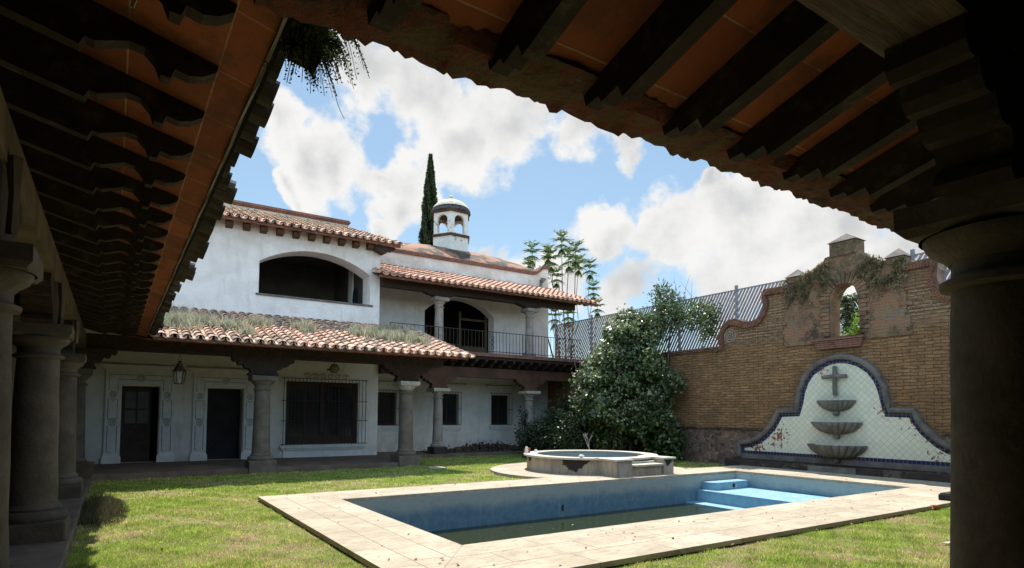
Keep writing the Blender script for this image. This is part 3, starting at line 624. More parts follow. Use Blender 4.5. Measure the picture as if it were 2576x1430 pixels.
b = MB(); b.box((8.2, 28.2, -.1), (18, 28.4, 8.5)); b.box((8.21, 24.62, 4.0), (18, 28.2, 4.28)); b.box((8.21, 24.62, 8.3), (18.0, 28.4, 8.59)); b.box((17.8, 24.62, -.1), (18.0, 28.2, 8.3)); b.build('rear_room', INTD, HS)
MB().box((8.06, 22.902, 4.992), (8.099, 26.48, 7.99)).build('side_wall_shade_sheet', INT, HS)  # dark sheet added over the pale wall so the room looks dim
MB().box((3.95, 22.05, 5.78), (8.15, 22.5, 5.849)).build('window_sill', FRM, HS, bevel=.01)
MB().poly([(y, z) for y, z in [(23.5, 5.0), (24.1, 5.0)]+[(23.8+.3*math.cos(math.pi*k/10), 6.5+.3*math.sin(math.pi*k/10)) for k in range(11)]], 'x', 8.02, 8.059).build('niche_shade_panel', INTD, HS)  # flat dark panel painting the shade inside an arched opening
# doors
def door(xa, xb, label):
    w_ = xb-xa; c = (xa+xb)/2
    fr = MB(); o = [(xa-.42, .15), (xa-.03, .15), (xa-.03, 2.56), (xb+.03, 2.56), (xb+.03, .15), (xb+.42, .15), (xb+.42, 2.98), (xa-.42, 2.98)]
    fr.poly(o, 'y', 22.03, 22.102)
    f_ = fr.build('door_surround', TRIM, HS)
    b = MB(); zt = 3.0
    for k, (e, z0, z1, dy) in enumerate([(.45, 2.982, 3.03, .06), (.5, 3.03, 3.07, .09), (.56, 3.07, 3.12, .13), (.62, 3.12, 3.17, .17)]):
        b.box((xa-e, 22.1-dy, z0), (xb+e, 22.101, z1-.001))
    b.build('cornice', TRIM, f_)
    for s in (-1, 1):
        xc = (xa-.22) if s < 0 else (xb+.22)
        b = MB(); b.box((xc-.25, 21.98, .152), (xc+.25, 22.06, .33)); b.hexa([(xc-.25, 21.98, .33), (xc+.25, 21.98, .33), (xc+.25, 22.06, .33), (xc-.25, 22.06, .33)], [(xc-.2, 22.02, .42), (xc+.2, 22.02, .42), (xc+.2, 22.06, .42), (xc-.2, 22.06, .42)]); b.build('jamb_foot', TRIM, f_)
        g = MB()  # grooves drawn as raised dark strips, their shade put into the colour
        for (z0, z1) in ((.5, 1.3), (1.5, 2.1)):
            g.tube([(xc-.12, 22.028, z0), (xc+.12, 22.028, z0), (xc+.12, 22.028, z1), (xc+.06, 22.028, z1+.02), (xc, 22.028, z1-.04), (xc-.06, 22.028, z1+.02), (xc-.12, 22.028, z1), (xc-.12, 22.028, z0)], .009, 5)
        for zc in (1.42, 2.25):
            for r_ in (.095, .055): g.tube([(xc+r_*math.cos(q*math.pi/8), 22.028, zc+r_*math.sin(q*math.pi/8)) for q in range(17)], .008, 5)
            g.tube([(xc+.045*math.cos(q*math.pi*4/5), 22.026, zc+.045*math.sin(q*math.pi*4/5)) for q in range(6)], .007, 4)
        g.build('groove_shade_strip', ORN, f_)
    g = MB()
    for s in (-1, 1):
        g.tube([(c+s*.12, 22.028, 2.72), (c+s*(w_/2+.1), 22.028, 2.72), (c+s*(w_/2+.1), 22.028, 2.38)], .009, 5)
        g.tube([(c+s*.12, 22.028, 2.86), (c+s*(w_/2+.33), 22.028, 2.86), (c+s*(w_/2+.33), 22.028, 2.38)], .009, 5)
    for r_ in (.11, .07): g.tube([(c+r_*math.cos(q*math.pi/8), 22.027, 2.78+r_*math.sin(q*math.pi/8)) for q in range(17)], .008, 5)
    g.tube([(c+.055*math.cos(q*math.pi*4/5), 22.026, 2.78+.055*math.sin(q*math.pi*4/5)) for q in range(6)], .007, 4)
    g.build('groove_shade_strip', ORN, f_)
door(.2, 1.2, ''); door(2.57, 3.65, '')
# door leaves
dl = MB(); dl.box((.22, 22.45, .16), (.3, 22.5, 2.5)); dl.box((.93, 22.45, .16), (1.0, 22.5, 2.5)); dl.box((.3, 22.451, 2.36), (.93, 22.499, 2.5)); dl.box((.3, 22.451, 1.27), (.93, 22.499, 1.36)); dl.box((.3, 22.455, .16), (.93, 22.49, 1.27)); dl.box((.59, 22.44, 1.36), (.64, 22.5, 2.36)); dl.box((.3, 22.442, 1.78), (.93, 22.498, 1.83))
D1 = tag(dl.build('door', WIN, HS), 'glazed wooden door standing ajar')
b = MB()
for xx in (.3, .64):
    for z0, z1 in ((1.36, 1.78), (1.83, 2.36)): b.box((xx, 22.47, z0), (xx+.29, 22.48, z1))
b.build('pane', GLASSG, D1)
D2 = tag(MB().box((2.6, 22.5, .16), (3.62, 22.56, 2.5)).build('door', INTD, HS), 'dark solid door'); 
b = MB(); b.tube([(2.8, 22.49, .7), (2.8, 22.46, .7)], .03, 10); b.build('handle', IRON, D2)
# big grilled window
WF = MB(); x0, x1, z0, z1 = 5.05, 7.65, .6, 2.85
for a, c in ((x0+.001, x0+.14), (x1-.14, x1-.001), (6.28, 6.42)): WF.box((a, 22.25, z0+.002), (c, 22.33, z1-.002))
for a, c in ((z0+.003, z0+.3), (z1-.16, z1-.003)): WF.box((x0+.14, 22.252, a), (x1-.14, 22.328, c))
for xx in (5.72, 6.95): WF.box((xx, 22.262, z0+.3), (xx+.05, 22.318, z1-.16))
WFo = tag(WF.build('window', WIN, HS), 'wide wooden window behind an iron grille')
MB().box((x0+.02, 22.29, z0+.02), (x1-.02, 22.30, z1-.02)).build('pane', GLASS, WFo)
b = MB(); b.box((4.86, 21.93, .5), (7.95, 22.101, .57)); b.hexa([(4.95, 22.0, .4), (7.86, 22.0, .4), (7.86, 22.1, .4), (4.95, 22.1, .4)], [(4.88, 21.95, .5), (7.93, 21.95, .5), (7.93, 22.1, .5), (4.88, 22.1, .5)]); b.box((4.98, 22.04, .152), (7.83, 22.101, .4)); b.build('sill', TRIM, WFo)
gy = 21.88; g = MB()
nb = 23
for k in range(nb+1):
    xx = 4.93+(7.87-4.93)*k/nb; g.tube([(xx, gy, .58), (xx, gy, 2.96)], .009 if 0 < k < nb else .013, 5)
for zz in (.62, 1.45, 2.15, 2.94): g.tube([(4.86, gy, zz), (7.94, gy, zz)], .012, 5)
for xx in (4.93, 7.87):
    for zz in (.62, 1.45, 2.15, 2.94): g.tube([(xx, gy, zz), (xx, 22.11, zz)], .009, 5)
for s in (-1, 1):
    for k in range(3):
        c_ = 6.4+s*(.14+.27*k); g.tube([(c_+s*(.13-.1*q/18)*math.cos(q*math.pi/6), gy, 3.05+(.1-.07*q/18)*math.sin(q*math.pi/6)) for q in range(19)], .01, 5)
g.build('grille', IRON, WFo)
# rear windows
for i, (a, c) in enumerate(wo_):
    xm = (a+c)/2
    WF = MB(); 
    for p_, q_ in ((a+.001, a+.08), (c-.08, c-.001), (xm-.03, xm+.03)): WF.box((p_, 24.3, 1.222), (q_, 24.36, 2.618))
    WF.box((a+.08, 24.302, 1.222), (c-.08, 24.358, 1.32)); WF.box((a+.08, 24.302, 2.53), (c-.08, 24.358, 2.618))
    wo2 = WF.build('window', WIN, HS); MB().box((a+.02, 24.33, 1.24), (c-.02, 24.335, 2.6)).build('pane', GLASS, wo2)
    b = MB(); b.box((a-.14, 24.0, 1.12), (c+.14, 24.101, 1.19)); b.hexa([(a-.04, 24.06, .98), (c+.04, 24.06, .98), (c+.04, 24.1, .98), (a-.04, 24.1, .98)], [(a-.12, 24.02, 1.12), (c+.12, 24.02, 1.12), (c+.12, 24.1, 1.12), (a-.12, 24.1, 1.12)]); b.box((a+.0, 24.07, .86), (c, 24.101, .9)); b.build('sill', TRIM, wo2)
    b = MB()
    for e, zz0, zz1, dy in ((.06, 2.82, 2.9, .04), (.16, 2.9, 2.96, .07), (.28, 2.96, 3.06, .1)): b.box((a-e, 24.1-dy, zz0), (c+e, 24.101, zz1-.001))
    b.build('cornice', TRIM, wo2)
    b = MB(); pts = [(xm-.86, 3.062), (xm+.86, 3.062), (xm+.6, 3.12), (xm+.42, 3.22), (xm+.3, 3.42), (xm+.17, 3.5), (xm-.17, 3.5), (xm-.3, 3.42), (xm-.42, 3.22), (xm-.6, 3.12)]
    b.poly(pts, 'y', 24.06, 24.101); b.build('pediment', PL, wo2)
    b = MB(); b.box((xm-.86, 24.0, 3.0605), (xm+.86, 24.06, 3.085)); b.build('brick_ledge', FASB, wo2)
    g = MB(); gy = 23.98
    for k in range(9): xx = a-.06+(c-a+.12)*k/8; g.tube([(xx, gy, 1.22), (xx, gy, 2.7)], .008 if 0 < k < 8 else .012, 5)
    for zz in (1.24, 1.95, 2.7): g.tube([(a-.08, gy, zz), (c+.08, gy, zz)], .01, 5)
    for xx in (a-.06, c+.06):
        for zz in (1.24, 1.95, 2.7): g.tube([(xx, gy, zz), (xx, 24.11, zz)], .008, 5)
    g.build('grille', IRON, wo2)
# balcony arch: glazed door
dl = MB(); dl.box((13.3, 24.7, 4.3), (13.4, 24.76, 6.5)); dl.box((14.7, 24.7, 4.3), (14.82, 24.76, 6.4)); dl.box((13.4, 24.702, 6.1), (14.7, 24.758, 6.2)); dl.box((13.4, 24.702, 4.3), (14.7, 24.758, 4.9)); dl.box((12.2, 24.702, 4.9), (13.3, 24.758, 4.96)); dl.build('balcony_door', BOXW, HS)
# porch in front: beam, corbels, columns, deck, tiles
ZF = lambda x, y: 3.5+.30*(y-17.3)
for x in (3.58, 8.05):
    column(HS, x, 18.55, 0, 2.77, cm=CAPST if x > 5 else STONE, ph=.36 if x > 5 else .36); corbel(HS, x, 18.55, 2.77, .53, 'x')
b = MB(); b.box((-4.6, 18.38, 3.3), (9.3, 18.72, 3.68)); b.build('porch_beam', WOOD, HS)
for k in range(17):
    x = -.35+.6*k
    if x > .75: rafter(HS, (x, 17.42, ZF(x, 17.42)), (0, 1), .30, 4.85)
vx = lambda y: .60-(y-17.2)/.87
deck('porch_soffit', [(.60, 17.22), (9.55, 17.22), (9.55, 22.1), (-4.8, 22.1), (-4.8, 21.9)], ZF, .045, SOFF, HS)
b = MB(); b.box((.75, 17.14, 3.49), (9.58, 17.22, 3.585)); b.build('brick_fascia', FASB, HS, bevel=.004)
cs = math.sqrt(1+.3**2)
def lim_p(a):
    lo_ = 0 if a >= .62 else (.62-a)*.87*cs
    return (lo_, 4.95*cs)
def tone_p():
    v = random.uniform(.75, 1.3); 
    if random.random() < .18: return (v*.55, v*.6, v*.6)
    return (v*random.uniform(.95, 1.12), v, v*random.uniform(.9, 1.05))
roof_tiles('tiled_porch_roof', TILE, HS, (0, 17.17, 3.545), (1, 0, 0), (0, 1/cs, .3/cs), -4.2, 9.45, lim_p, over=.1, overvar=.05, tone=tone_p, jit=.02)
deck('tile_bed', [(.60, 17.25), (9.5, 17.25), (9.5, 22.1), (-4.8, 22.1), (-4.8, 21.9)], lambda x, y: ZF(x, y)+.0455, .02, TILED, HS)
# balcony level
for x in (10.92, 15.4):
    column(HS, x, 22.0, .1, 2.75, r=.2, ph=.3, pw=.62, cw=.72, sm=STONE2, cm=CAPST, bm=DARKB); corbel(HS, x, 22.0, 2.75, .5, 'x', s=.9, m=REDW)
    column(HS, x, 22.0, 4.25, 6.42, r=.19, ph=.06, pw=.5, cw=.62, sm=STONE2, cm=STONE2, bm=STONE2); corbel(HS, x, 22.0, 6.42, .18, 'x', s=.8, m=WOOD)
MB().box((8.44, 21.85, 3.25), (17.95, 22.15, 3.66)).build('balcony_beam', REDW, HS)
for k in range(21):
    x = 8.7+.46*k; b = MB(); b.poly([(21.42, 3.98), (21.42, 3.9), (21.5, 3.84), (21.62, 3.8), (21.72, 3.84), (21.78, 3.7), (24.1, 3.67), (24.1, 3.98)], 'x', x-.06, x+.06); b.build('joist', WOOD, HS)
b = MB(); b.box((8.43, 21.4, 3.982), (17.97, 24.1, 4.1)); b.build('balcony_soffit', WOOD, HS)
b = MB(); b.box((8.43, 21.3, 4.102), (17.98, 24.1, 4.16)); b.box((8.43, 21.34, 4.161), (17.98, 24.1, 4.25)); b.build('balcony_slab', FASB, HS)
rl = MB(); ry = 21.42
for zz in (4.33, 5.15): rl.tube([(8.6, ry, zz), (17.9, ry, zz)], .016, 6)
rlo = rl.build('railing', IRON, HS)
for k in range(56):
    x = 8.6+.168*k; b = MB(); b.tube([(x, ry, 4.24), (x, ry, 5.15)], .0095 if k % 12 else .02, 5); b.build('baluster', IRON, rlo)
for x in (13.1, 17.4):
    b = MB(); 
    for zc in (4.5, 4.7, 4.9): b.tube([(x+.07*math.cos(q*math.pi/6), ry-.02, zc+.09*math.sin(q*math.pi/6)) for q in range(13)], .016, 5)
    b.build('iron_rosette', IRON, rlo)
# balcony roof
s2 = .37; c2 = math.sqrt(1+s2*s2)
ZU = lambda x, y: 6.78+s2*(y-21.25)
MB().box((8.44, 21.84, 6.6), (17.9, 22.16, 6.98)).build('roof_beam', WOOD, HS)
for k in range(19):
    x = 8.7+.53*k; rafter(HS, (x, 21.35, ZU(x, 21.35)), (0, 1), s2, 2.9, w_=.1, dep=.7, m=WOOD)
deck('balcony_roof_soffit', [(8.1, 21.2), (18.55, 21.2), (18.15, 24.1), (8.42, 24.1), (8.42, 22.08), (8.1, 22.08)], ZU, .05, WOOD, HS)
MB().box((8.05, 21.14, 6.77), (18.6, 21.2, 6.86)).build('balcony_brick_fascia', FASB, HS)
b = MB(); vv = [(18.56, 21.15), (18.62, 21.15), (18.22, 24.1), (18.16, 24.1)]; b.hexa([(x, y, ZU(x, y)-.01) for x, y in vv], [(x, y, ZU(x, y)+.1) for x, y in vv]); b.build('verge_board', REDW, HS)
def lim_u(a):
    if a < 8.45: return (0, .85)
    if a > 18.2: return (0, max(.3, (18.6-a)/.4*2.9*c2))
    return (0, 2.9*c2)
def tone_u():
    v = random.uniform(.85, 1.25)
    if random.random() < .1: return (v*.6, v*.6, v*.58)
    return (v*random.uniform(.98, 1.1), v, v*random.uniform(.9, 1.02))
roof_tiles('tiled_balcony_roof', TILER, HS, (0, 21.15, 6.85), (1, 0, 0), (0, 1/c2, s2/c2), 8.12, 18.5, lim_u, sp=.27, tone=tone_u, over=.1, overvar=.05)
# main roof over the upper wall
s3 = .38; c3 = math.sqrt(1+s3*s3); ZM = lambda x, y: 8.12+s3*(y-21.7)
for k in range(20):
    x = -2.4+.545*k
    if x < 8.2: b = MB(); b.poly([(21.78, 8.1), (21.82, 7.98), (22.1, 7.94), (22.1, 8.24)], 'x', x-.11, x+.11); b.build('rafter_end', REDW, HS)
b = MB(); b.poly([(8.1, 8.13), (8.9, 8.13), (8.9, 8.05), (8.8, 7.97), (8.65, 7.99), (8.6, 7.9), (8.43, 7.8), (8.1, 7.94)], 'y', 21.78, 22.05); b.build('end_corbel', WOOD, HS)
deck('main_roof_soffit', [(-6, 21.7), (9.0, 21.7), (8.4, 24.0), (-6, 24.0)], ZM, .04, REDW, HS)
MB().box((-6, 21.62, 8.11), (9.05, 21.7, 8.23)).build('main_brick_fascia', FASB, HS)
def lim_m(a): return (0, min(3.65, max(.3, (9.1-a)/.95*3.65))*c3)
roof_tiles('tiled_main_roof', TILE, HS, (0, 21.66, 8.2), (1, 0, 0), (0, 1/c3, s3/c3), -3, 9.0, lim_m, tone=tone_p, over=.1, overvar=.05, jit=.02)
deck('roof_slope', [(-6, 21.75), (8.95, 21.75), (8.1, 25.3), (-6, 25.3)], lambda x, y: ZM(x, y)+.045, .02, TILED, HS)
b = MB(); b.box((-6, 25.3, 8.2), (8.15, 25.6, 9.8)); b.build('parapet', PLU, HS)
b = MB(); b.box((-6, 25.24, 9.8), (8.2, 25.66, 9.86)); b.box((-6, 25.2, 9.861), (8.24, 25.7, 9.93)); b.box((-6, 25.24, 9.931), (8.2, 25.66, 9.98)); b.build('parapet_coping', FASB, HS)
# rear parapet coping with curl
crv = [(8.42, 8.602), (17.0, 8.602), (17.25, 8.64), (17.45, 8.78), (17.62, 8.94), (17.8, 9.0), (18.02, 9.0)]
b = MB(); b.poly(crv[1:]+[(18.02, 8.6), (17.0, 8.6)], 'y', 24.12, 24.58)
b.build('corner_curl', PLU, HS)
up_ = [(x, z+.16) for x, z in crv]; b = MB(); b.poly([(crv[0][0], crv[0][1])]+crv[1:]+[(18.08, 9.0), (18.08, 9.15)]+up_[::-1], 'y', 24.03, 24.62); b.build('parapet_brick_edge', FASB, HS)
b = MB(); b.tube([(17.55, 24.09, 8.35), (17.55, 23.9, 8.33)], .09, 10); b.tube([(17.55, 24.05, 8.3), (17.5, 24.06, 8.0)], .07, 8); b.box((17.55, 24.06, 8.42), (17.85, 24.11, 8.52)); b.build('rain_spout', CARV, HS)
# brick vault roof and cupola
b = MB(); xc, yc = 14.0, 27.0; per = [(8.5, 24.35), (18.1, 24.35), (18.1, 30), (8.5, 30)]; rings = []
for s_, z_ in ((1, 8.62), (.93, 8.9), (.75, 9.25), (.5, 9.62), (.25, 9.9), (.12, 10.0)):
    rings.append([(xc+(x-xc)*s_, yc+(y-yc)*s_, z_) for x, y in [((1-t)*per[i][0]+t*per[(i+1) % 4][0], (1-t)*per[i][1]+t*per[(i+1) % 4][1]) for i in range(4) for t in (0, .25, .5, .75)]])
vs = [v for r_ in rings for v in r_]; fs = [(i*16+k, i*16+(k+1) % 16, (i+1)*16+(k+1) % 16, (i+1)*16+k) for i in range(5) for k in range(16)]+[tuple(80+k for k in range(16))]
b.add(vs, fs); b.build('vault', HILL, HS, smooth=True)
CU = thing('cupola', 'white flaking hexagonal cupola with arched openings and cream dome', 'cupola', (14, 27, 9.6))
def hexp(r_): return [(14+r_*math.cos(math.radians(-117+60*k)), 27+r_*math.sin(math.radians(-117+60*k))) for k in range(6)]
MB().poly(hexp(1.0), 'z', 9.3, 10.5).build('base', CUP, CU)
MB().poly(hexp(1.08), 'z', 10.502, 10.62).build('brick_band', REDW, CU)
b = MB(); hx = hexp(.98)
for k in range(6):
    p0 = Vector((*hx[k], 0)); p1 = Vector((*hx[(k+1) % 6], 0)); dd = (p1-p0); ln = dd.length; dd.normalize(); nn = Vector((-dd.y, dd.x, 0)); t = MB(); t.poly(rect(0, ln, 10.622, 11.72), 'y', 0, .14, holes=[arch(.2, ln-.2, 10.68, 11.3, 11.6)])
    b.add([p0+dd*v[0]+nn*v[1]+Vector((0, 0, v[2])) for v in t.v], t.f)
b.build('arcade', CUP, CU)
MB().poly(hexp(1.08), 'z', 11.722, 11.86).build('brick_band', REDW, CU)
dm = MB().lathe([(.98*math.cos(t*math.pi/2/10), .72*math.sin(t*math.pi/2/10)) for t in range(2, 11)], (14, 27, 11.86), 28).build('dome', DOME, CU, smooth=True)
MB().lathe([(1.0, 0), (.99, .1), (.965, .16)], (14, 27, 11.862), 28).build('dome_band', DOMB, CU, smooth=True)
MB().lathe([(.28, 0), (.2, .08), (.12, .1), (.13, .16), (.06, .2), (.1, .25), (.02, .34)], (14, 27, 12.52), 14).build('finial', DOME, CU, smooth=True)
# ------------------------------------------------------------------ left arcade
LA = thing('left_arcade', 'dark timber roofed arcade with stone columns along the left side of the lawn', 'arcade', (-1, 9, 0))
ZL = lambda x, y: 3.55+.26*(.60-x)
ZFr = lambda x, y: 3.5+.30*(2.42-y)
for y in (5.2, 9.5, 13.85):
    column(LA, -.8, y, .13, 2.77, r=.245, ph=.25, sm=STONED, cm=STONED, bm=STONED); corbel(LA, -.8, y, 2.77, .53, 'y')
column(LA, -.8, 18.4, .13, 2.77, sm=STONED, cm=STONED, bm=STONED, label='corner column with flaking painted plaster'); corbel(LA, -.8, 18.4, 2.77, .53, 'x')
MB().box((-.98, 1.4, 3.3), (-.62, 18.3, 3.615)).build('beam', BEAM, LA)
for k in range(24):
    y = 3.02+.60*k
    if y > 17: break
    rafter(LA, (.42, y, ZL(.42, y)), (-1, 0), .26, 4.6, w_=.085, dep=1.3)
vall = [(.60, 2.42), (-4.8, -2.3)]
deck('soffit', [(.60, 2.42), (.60, 17.22), (-4.8, 21.9), (-4.8, -2.3)], ZL, .05, SOFL, LA)
b = MB()
for k in range(60):
    y0 = 2.5+k*.245; b.add([(.60, y0, 3.535+.01*math.sin(k*2.1)), (.62, y0, 3.54+.01*math.sin(k*1.3)), (.62, y0+.246, 3.54+.01*math.sin(k*1.3+1.3)), (.60, y0+.246, 3.535+.01*math.sin(k*2.1+2.1)), (.60, y0, 3.62), (.62, y0, 3.62), (.62, y0+.246, 3.62), (.60, y0+.246, 3.62)], [(3,2,1,0),(4,5,6,7),(0,1,5,4),(1,2,6,5),(2,3,7,6),(3,0,4,7)])
b.build('eave_lip', FRM, LA)
cl = math.sqrt(1+.26**2)
deck('tile_bed', [(.66, 2.45), (.66, 17.22), (-4.8, 21.9), (-4.8, -2.3)], lambda x, y: ZL(x, y)+.05, .03, TILED, LA)
def lim_l(a): return (0 if a > 2.5 else (2.5-a)/.87*cl, (5.4*cl if a < 17.3 else max(.0, 5.4*cl)) ) if a < 17.2 else ((a-17.2)*1.15*cl, 5.4*cl)
roof_tiles('tiled_roof', TILED, LA, (.60, 0, 3.60), (0, 1, 0), (-1/cl, 0, .26/cl), -2, 21.5, lim_l, over=.06, overvar=.16, lo=.6, hi=1.5, jit=.03, r=.125)
MB().box((-5.0, -3.5, -.1), (-4.8, 22.1, 5.2)).build('back_wall', INT, LA)
# dangling shreds on the beam
for (y, z0, z1, x) in ((9.3, 2.78, 3.3, -.585), (5.0, 2.85, 3.35, -.59), (12.9, 2.9, 3.3, -.585)):
    b = MB(); b.tube([(x, y, z1), (x+.01, y-.02, (z0+z1)/2), (x, y+.03, z0)], [.05, .03, .035], 5); b.build('torn_strip', BEAM, LA)
b = MB(); b.tube([(.02, 2.95, 3.75), (.03, 2.95, 3.5), (.01, 2.97, 3.42), (.04, 2.95, 3.55), (.06, 2.95, 3.75)], .008, 5); b.build('dangling_wire', CAPST, LA)
# ------------------------------------------------------------------ front arcade
FA = thing('front_arcade', 'dark tile and timber porch roof with thick stone column on the near side', 'arcade', (6, 0, 0))
for x in (-.8, 3.6, 8.0, 12.4, 16.8):
    column(FA, x, 1.1, .13, 2.74, r=.26, ph=.25, cw=.7, sm=STONED, cm=STONED, bm=STONED, label='thick dark stone column beside the frame edge' if x == 3.6 else None); corbel(FA, x, 1.1, 2.74, .56, 'x', m=RAFT)  # corbels take the darker rafter wood, painting them as if in shadow
MB().box((-4.6, .94, 3.3), (17.9, 1.28, 3.74)).build('beam', BEAMX, FA)
for k in range(27):
    x = .92+.615*k; rafter(FA, (x, 2.50, ZFr(x, 2.50)), (0, -1), .30, 5.6, w_=.10, dep=1.3, tail=STAIL)
deck('soffit', [(.60, 2.42), (17.98, 2.42), (17.98, -3.3), (-4.8, -3.3), (-4.8, -2.3)], ZFr, .05, SOFF, FA)
# rough mortar band along the eave, jagged lower edge
b = MB(); nx = 420; prof = [(2.37, .0), (2.46, -.05), (2.58, -.055), (2.68, -.03), (2.745, .0), (2.76, .06), (2.70, .10), (2.37, .11)]; vs = []; rr2 = random.Random(3)
ph = [rr2.uniform(0, 6) for _ in range(12)]
for i in range(nx+1):
    x = .45+17.5*i/nx
    for j, (y, z) in enumerate(prof):
        q = .014*math.sin(x*5+ph[j])+.01*math.sin(x*13+ph[(j+3) % 12])+rr2.uniform(-.009, .009)
        jag = 0
        if j in (3, 4): jag = .016*max(0, math.sin(x*22+math.sin(x*3)*2))+.02*max(0, math.sin(x*9.1+2*math.sin(x*1.7)))+rr2.choice((0, 0, 0, .012, .03))
        vs.append((x, y+q, 3.5+z+q*.6-jag))
k = len(prof); fs = [(i*k+j, i*k+(j+1) % k, (i+1)*k+(j+1) % k, (i+1)*k+j) for i in range(nx) for j in range(k)]
b.add(vs, fs); b.build('mortar_edge', MORT, FA, smooth=True)
cf = math.sqrt(1.09)
deck('tile_bed', [(.60, 2.45), (17.98, 2.45), (17.98, -3.3), (-4.8, -3.3), (-4.8, -2.3)], lambda x, y: ZFr(x, y)+.05, .04, TILED, FA)
roof_tiles('tiled_roof', TILED, FA, (0, 2.58, 3.56), (1, 0, 0), (0, -1/cf, .3/cf), -4.5, 17.8, lambda a: (0 if a > .7 else (.7-a)*.87*cf, 5.9*cf), over=.06, overvar=.06, lo=.7, hi=1.4, jit=.02)
b = MB(); b.box((-5, -3.5, -.1), (18, -3.3, 5.4)); b.build('back_wall', INT, FA)
# ------------------------------------------------------------------ fern in the roof corner
FE = thing('hanging_fern', 'dark hanging fern clump growing in the corner where the two eaves meet', 'fern', (.85, 3.1, 3.6))
b = MB(); LF = []; LS = []
for k in range(85):
    a = random.uniform(-.9, 2.3); ln = random.uniform(.08, .24)*(1.3 if k % 7 == 0 else 1); o = Vector((.76+random.uniform(-.12, .12), 3.05+random.uniform(-.18, .22), 3.66+random.uniform(-.08, .05)))
    dx, dy = math.cos(a), math.sin(a); pts = []
    for i in range(9):
        t = i/8; pts.append(o+Vector((dx*ln*t*.75, dy*ln*t*.5, .05*math.sin(t*2.4)-ln*t*t*1.0)))
    b.tube(pts, [.004*(1-.6*i/8) for i in range(9)], 4)
    for i in range(1, 9):
        for u in (0, .33, .66):
            p_ = pts[i-1].lerp(pts[i], u)
            for s in (-1, 1): LF.append(p_+Vector((-dy*s*.016, dx*s*.016, random.uniform(-.01, .004)))); LS.append(.036*(1-.45*i/8))
b.tube([(.9, 3.15, 3.5), (.96, 3.18, 3.36), (.98, 3.19, 3.33), (1.0, 3.2, 3.31)], .002, 4)
b.build('stem', FERN, FE); cards('leaflet_mass', np.array([list(v) for v in LF]), np.array(LS), FERN, FE, asp=.55)
# ------------------------------------------------------------------ brick wall
BW = thing('brick_wall', 'long adobe brick wall with scrolled gable and ruined brick window', 'wall', (18, 10, 0))
scl = [(13.67, 4.16), (13.72, 4.42), (13.64, 4.70), (13.46, 4.88), (13.24, 4.90), (13.03, 4.82), (12.81, 4.74), (12.59, 4.73), (12.32, 4.79), (12.11, 4.95), (11.98, 5.17), (11.92, 5.4), (11.95, 5.59), (12.05, 5.74)]
def msc(p, c=9.56): return (2*c-p[0], p[1])
out = [(30, -.2), (30, 4.12), (13.67, 4.12)]+scl[1:]+[(11.2, 5.72), (11.2, 3.95), (7.8, 3.95), (7.8, 5.74), (7.07, 5.74)]+[msc(p) for p in scl[::-1]][1:-1]+[(5.45, 4.12), (-3.5, 4.12), (-3.5, -.2)]
MB().poly(out, 'x', 18.0, 18.5).build('adobe_wall', ADOBE, BW)
MB().poly([(30, -.15), (30, 1.24), (-3.5, 1.24), (-3.5, -.15)], 'x', 17.96, 17.999).build('rubble_base', RUBB, BW)
MB().box((17.9, -3.5, 1.241), (17.998, 7.0, 1.29)).build('base_ledge', DARKB, BW); MB().box((17.9, 12.2, 1.241), (17.998, 30, 1.29)).build('base_ledge', DARKB, BW)
# ruined centre piece, uneven outline
core = [(11.2, 3.95), (11.2, 6.1), (10.92, 6.12), (10.62, 6.09), (10.35, 6.28), (10.12, 6.36), (9.95, 6.5), (9.86, 6.56), (9.0, 6.56), (8.88, 6.38), (8.65, 6.2), (8.39, 6.08), (8.2, 6.1), (7.8, 6.1), (7.8, 3.95)]
o2 = []
rj = random.Random(5)
for i in range(len(core)-1):
    p, q = core[i], core[i+1]; d_ = math.hypot(q[0]-p[0], q[1]-p[1]); m_ = max(1, int(d_/.09))
    for j in range(m_):
        t = j/m_; jj = .035 if 0 < i < 13 else 0; o2.append((p[0]+(q[0]-p[0])*t+rj.uniform(-jj, jj), p[1]+(q[1]-p[1])*t+rj.uniform(-jj, jj)))
o2.append(core[-1])
lz = [3.95+.1*k for k in range(1, 18)]
o2 = [p for p in o2 if not (p[0] in (11.2, 7.8) and 3.96 < p[1] < 5.75) and not (abs(p[0]-11.2) < .05 and 3.96 < p[1] < 5.7) and not (abs(p[0]-7.8) < .05 and 3.96 < p[1] < 5.7)]
left_ = [q for z in lz for q in ((lambda e: [(11.2+e, z-.1+.002), (11.2+e, z)])(rj.choice((0, .05, .14, .2))))]
right_ = [q for z in lz for q in ((lambda e: [(7.8-e, z-.1+.002), (7.8-e, z)])(rj.choice((0, .05, .14, .2))))]
o2 = [(11.2, 3.94)]+left_+[p for p in o2 if p[1] > 5.7]+right_[::-1]+[(7.8, 3.94)]
wn_ = [(9.84, 4.1), (9.83, 4.6), (9.81, 5.1), (9.74, 5.4), (9.6, 5.58), (9.44, 5.66), (9.26, 5.62), (9.12, 5.5), (9.03, 5.25), (9.0, 4.8), (8.97, 4.1)]
MB().poly(o2, 'x', 17.96, 18.47, holes=[wn_]).build('ruined_gable', RUIN, BW)
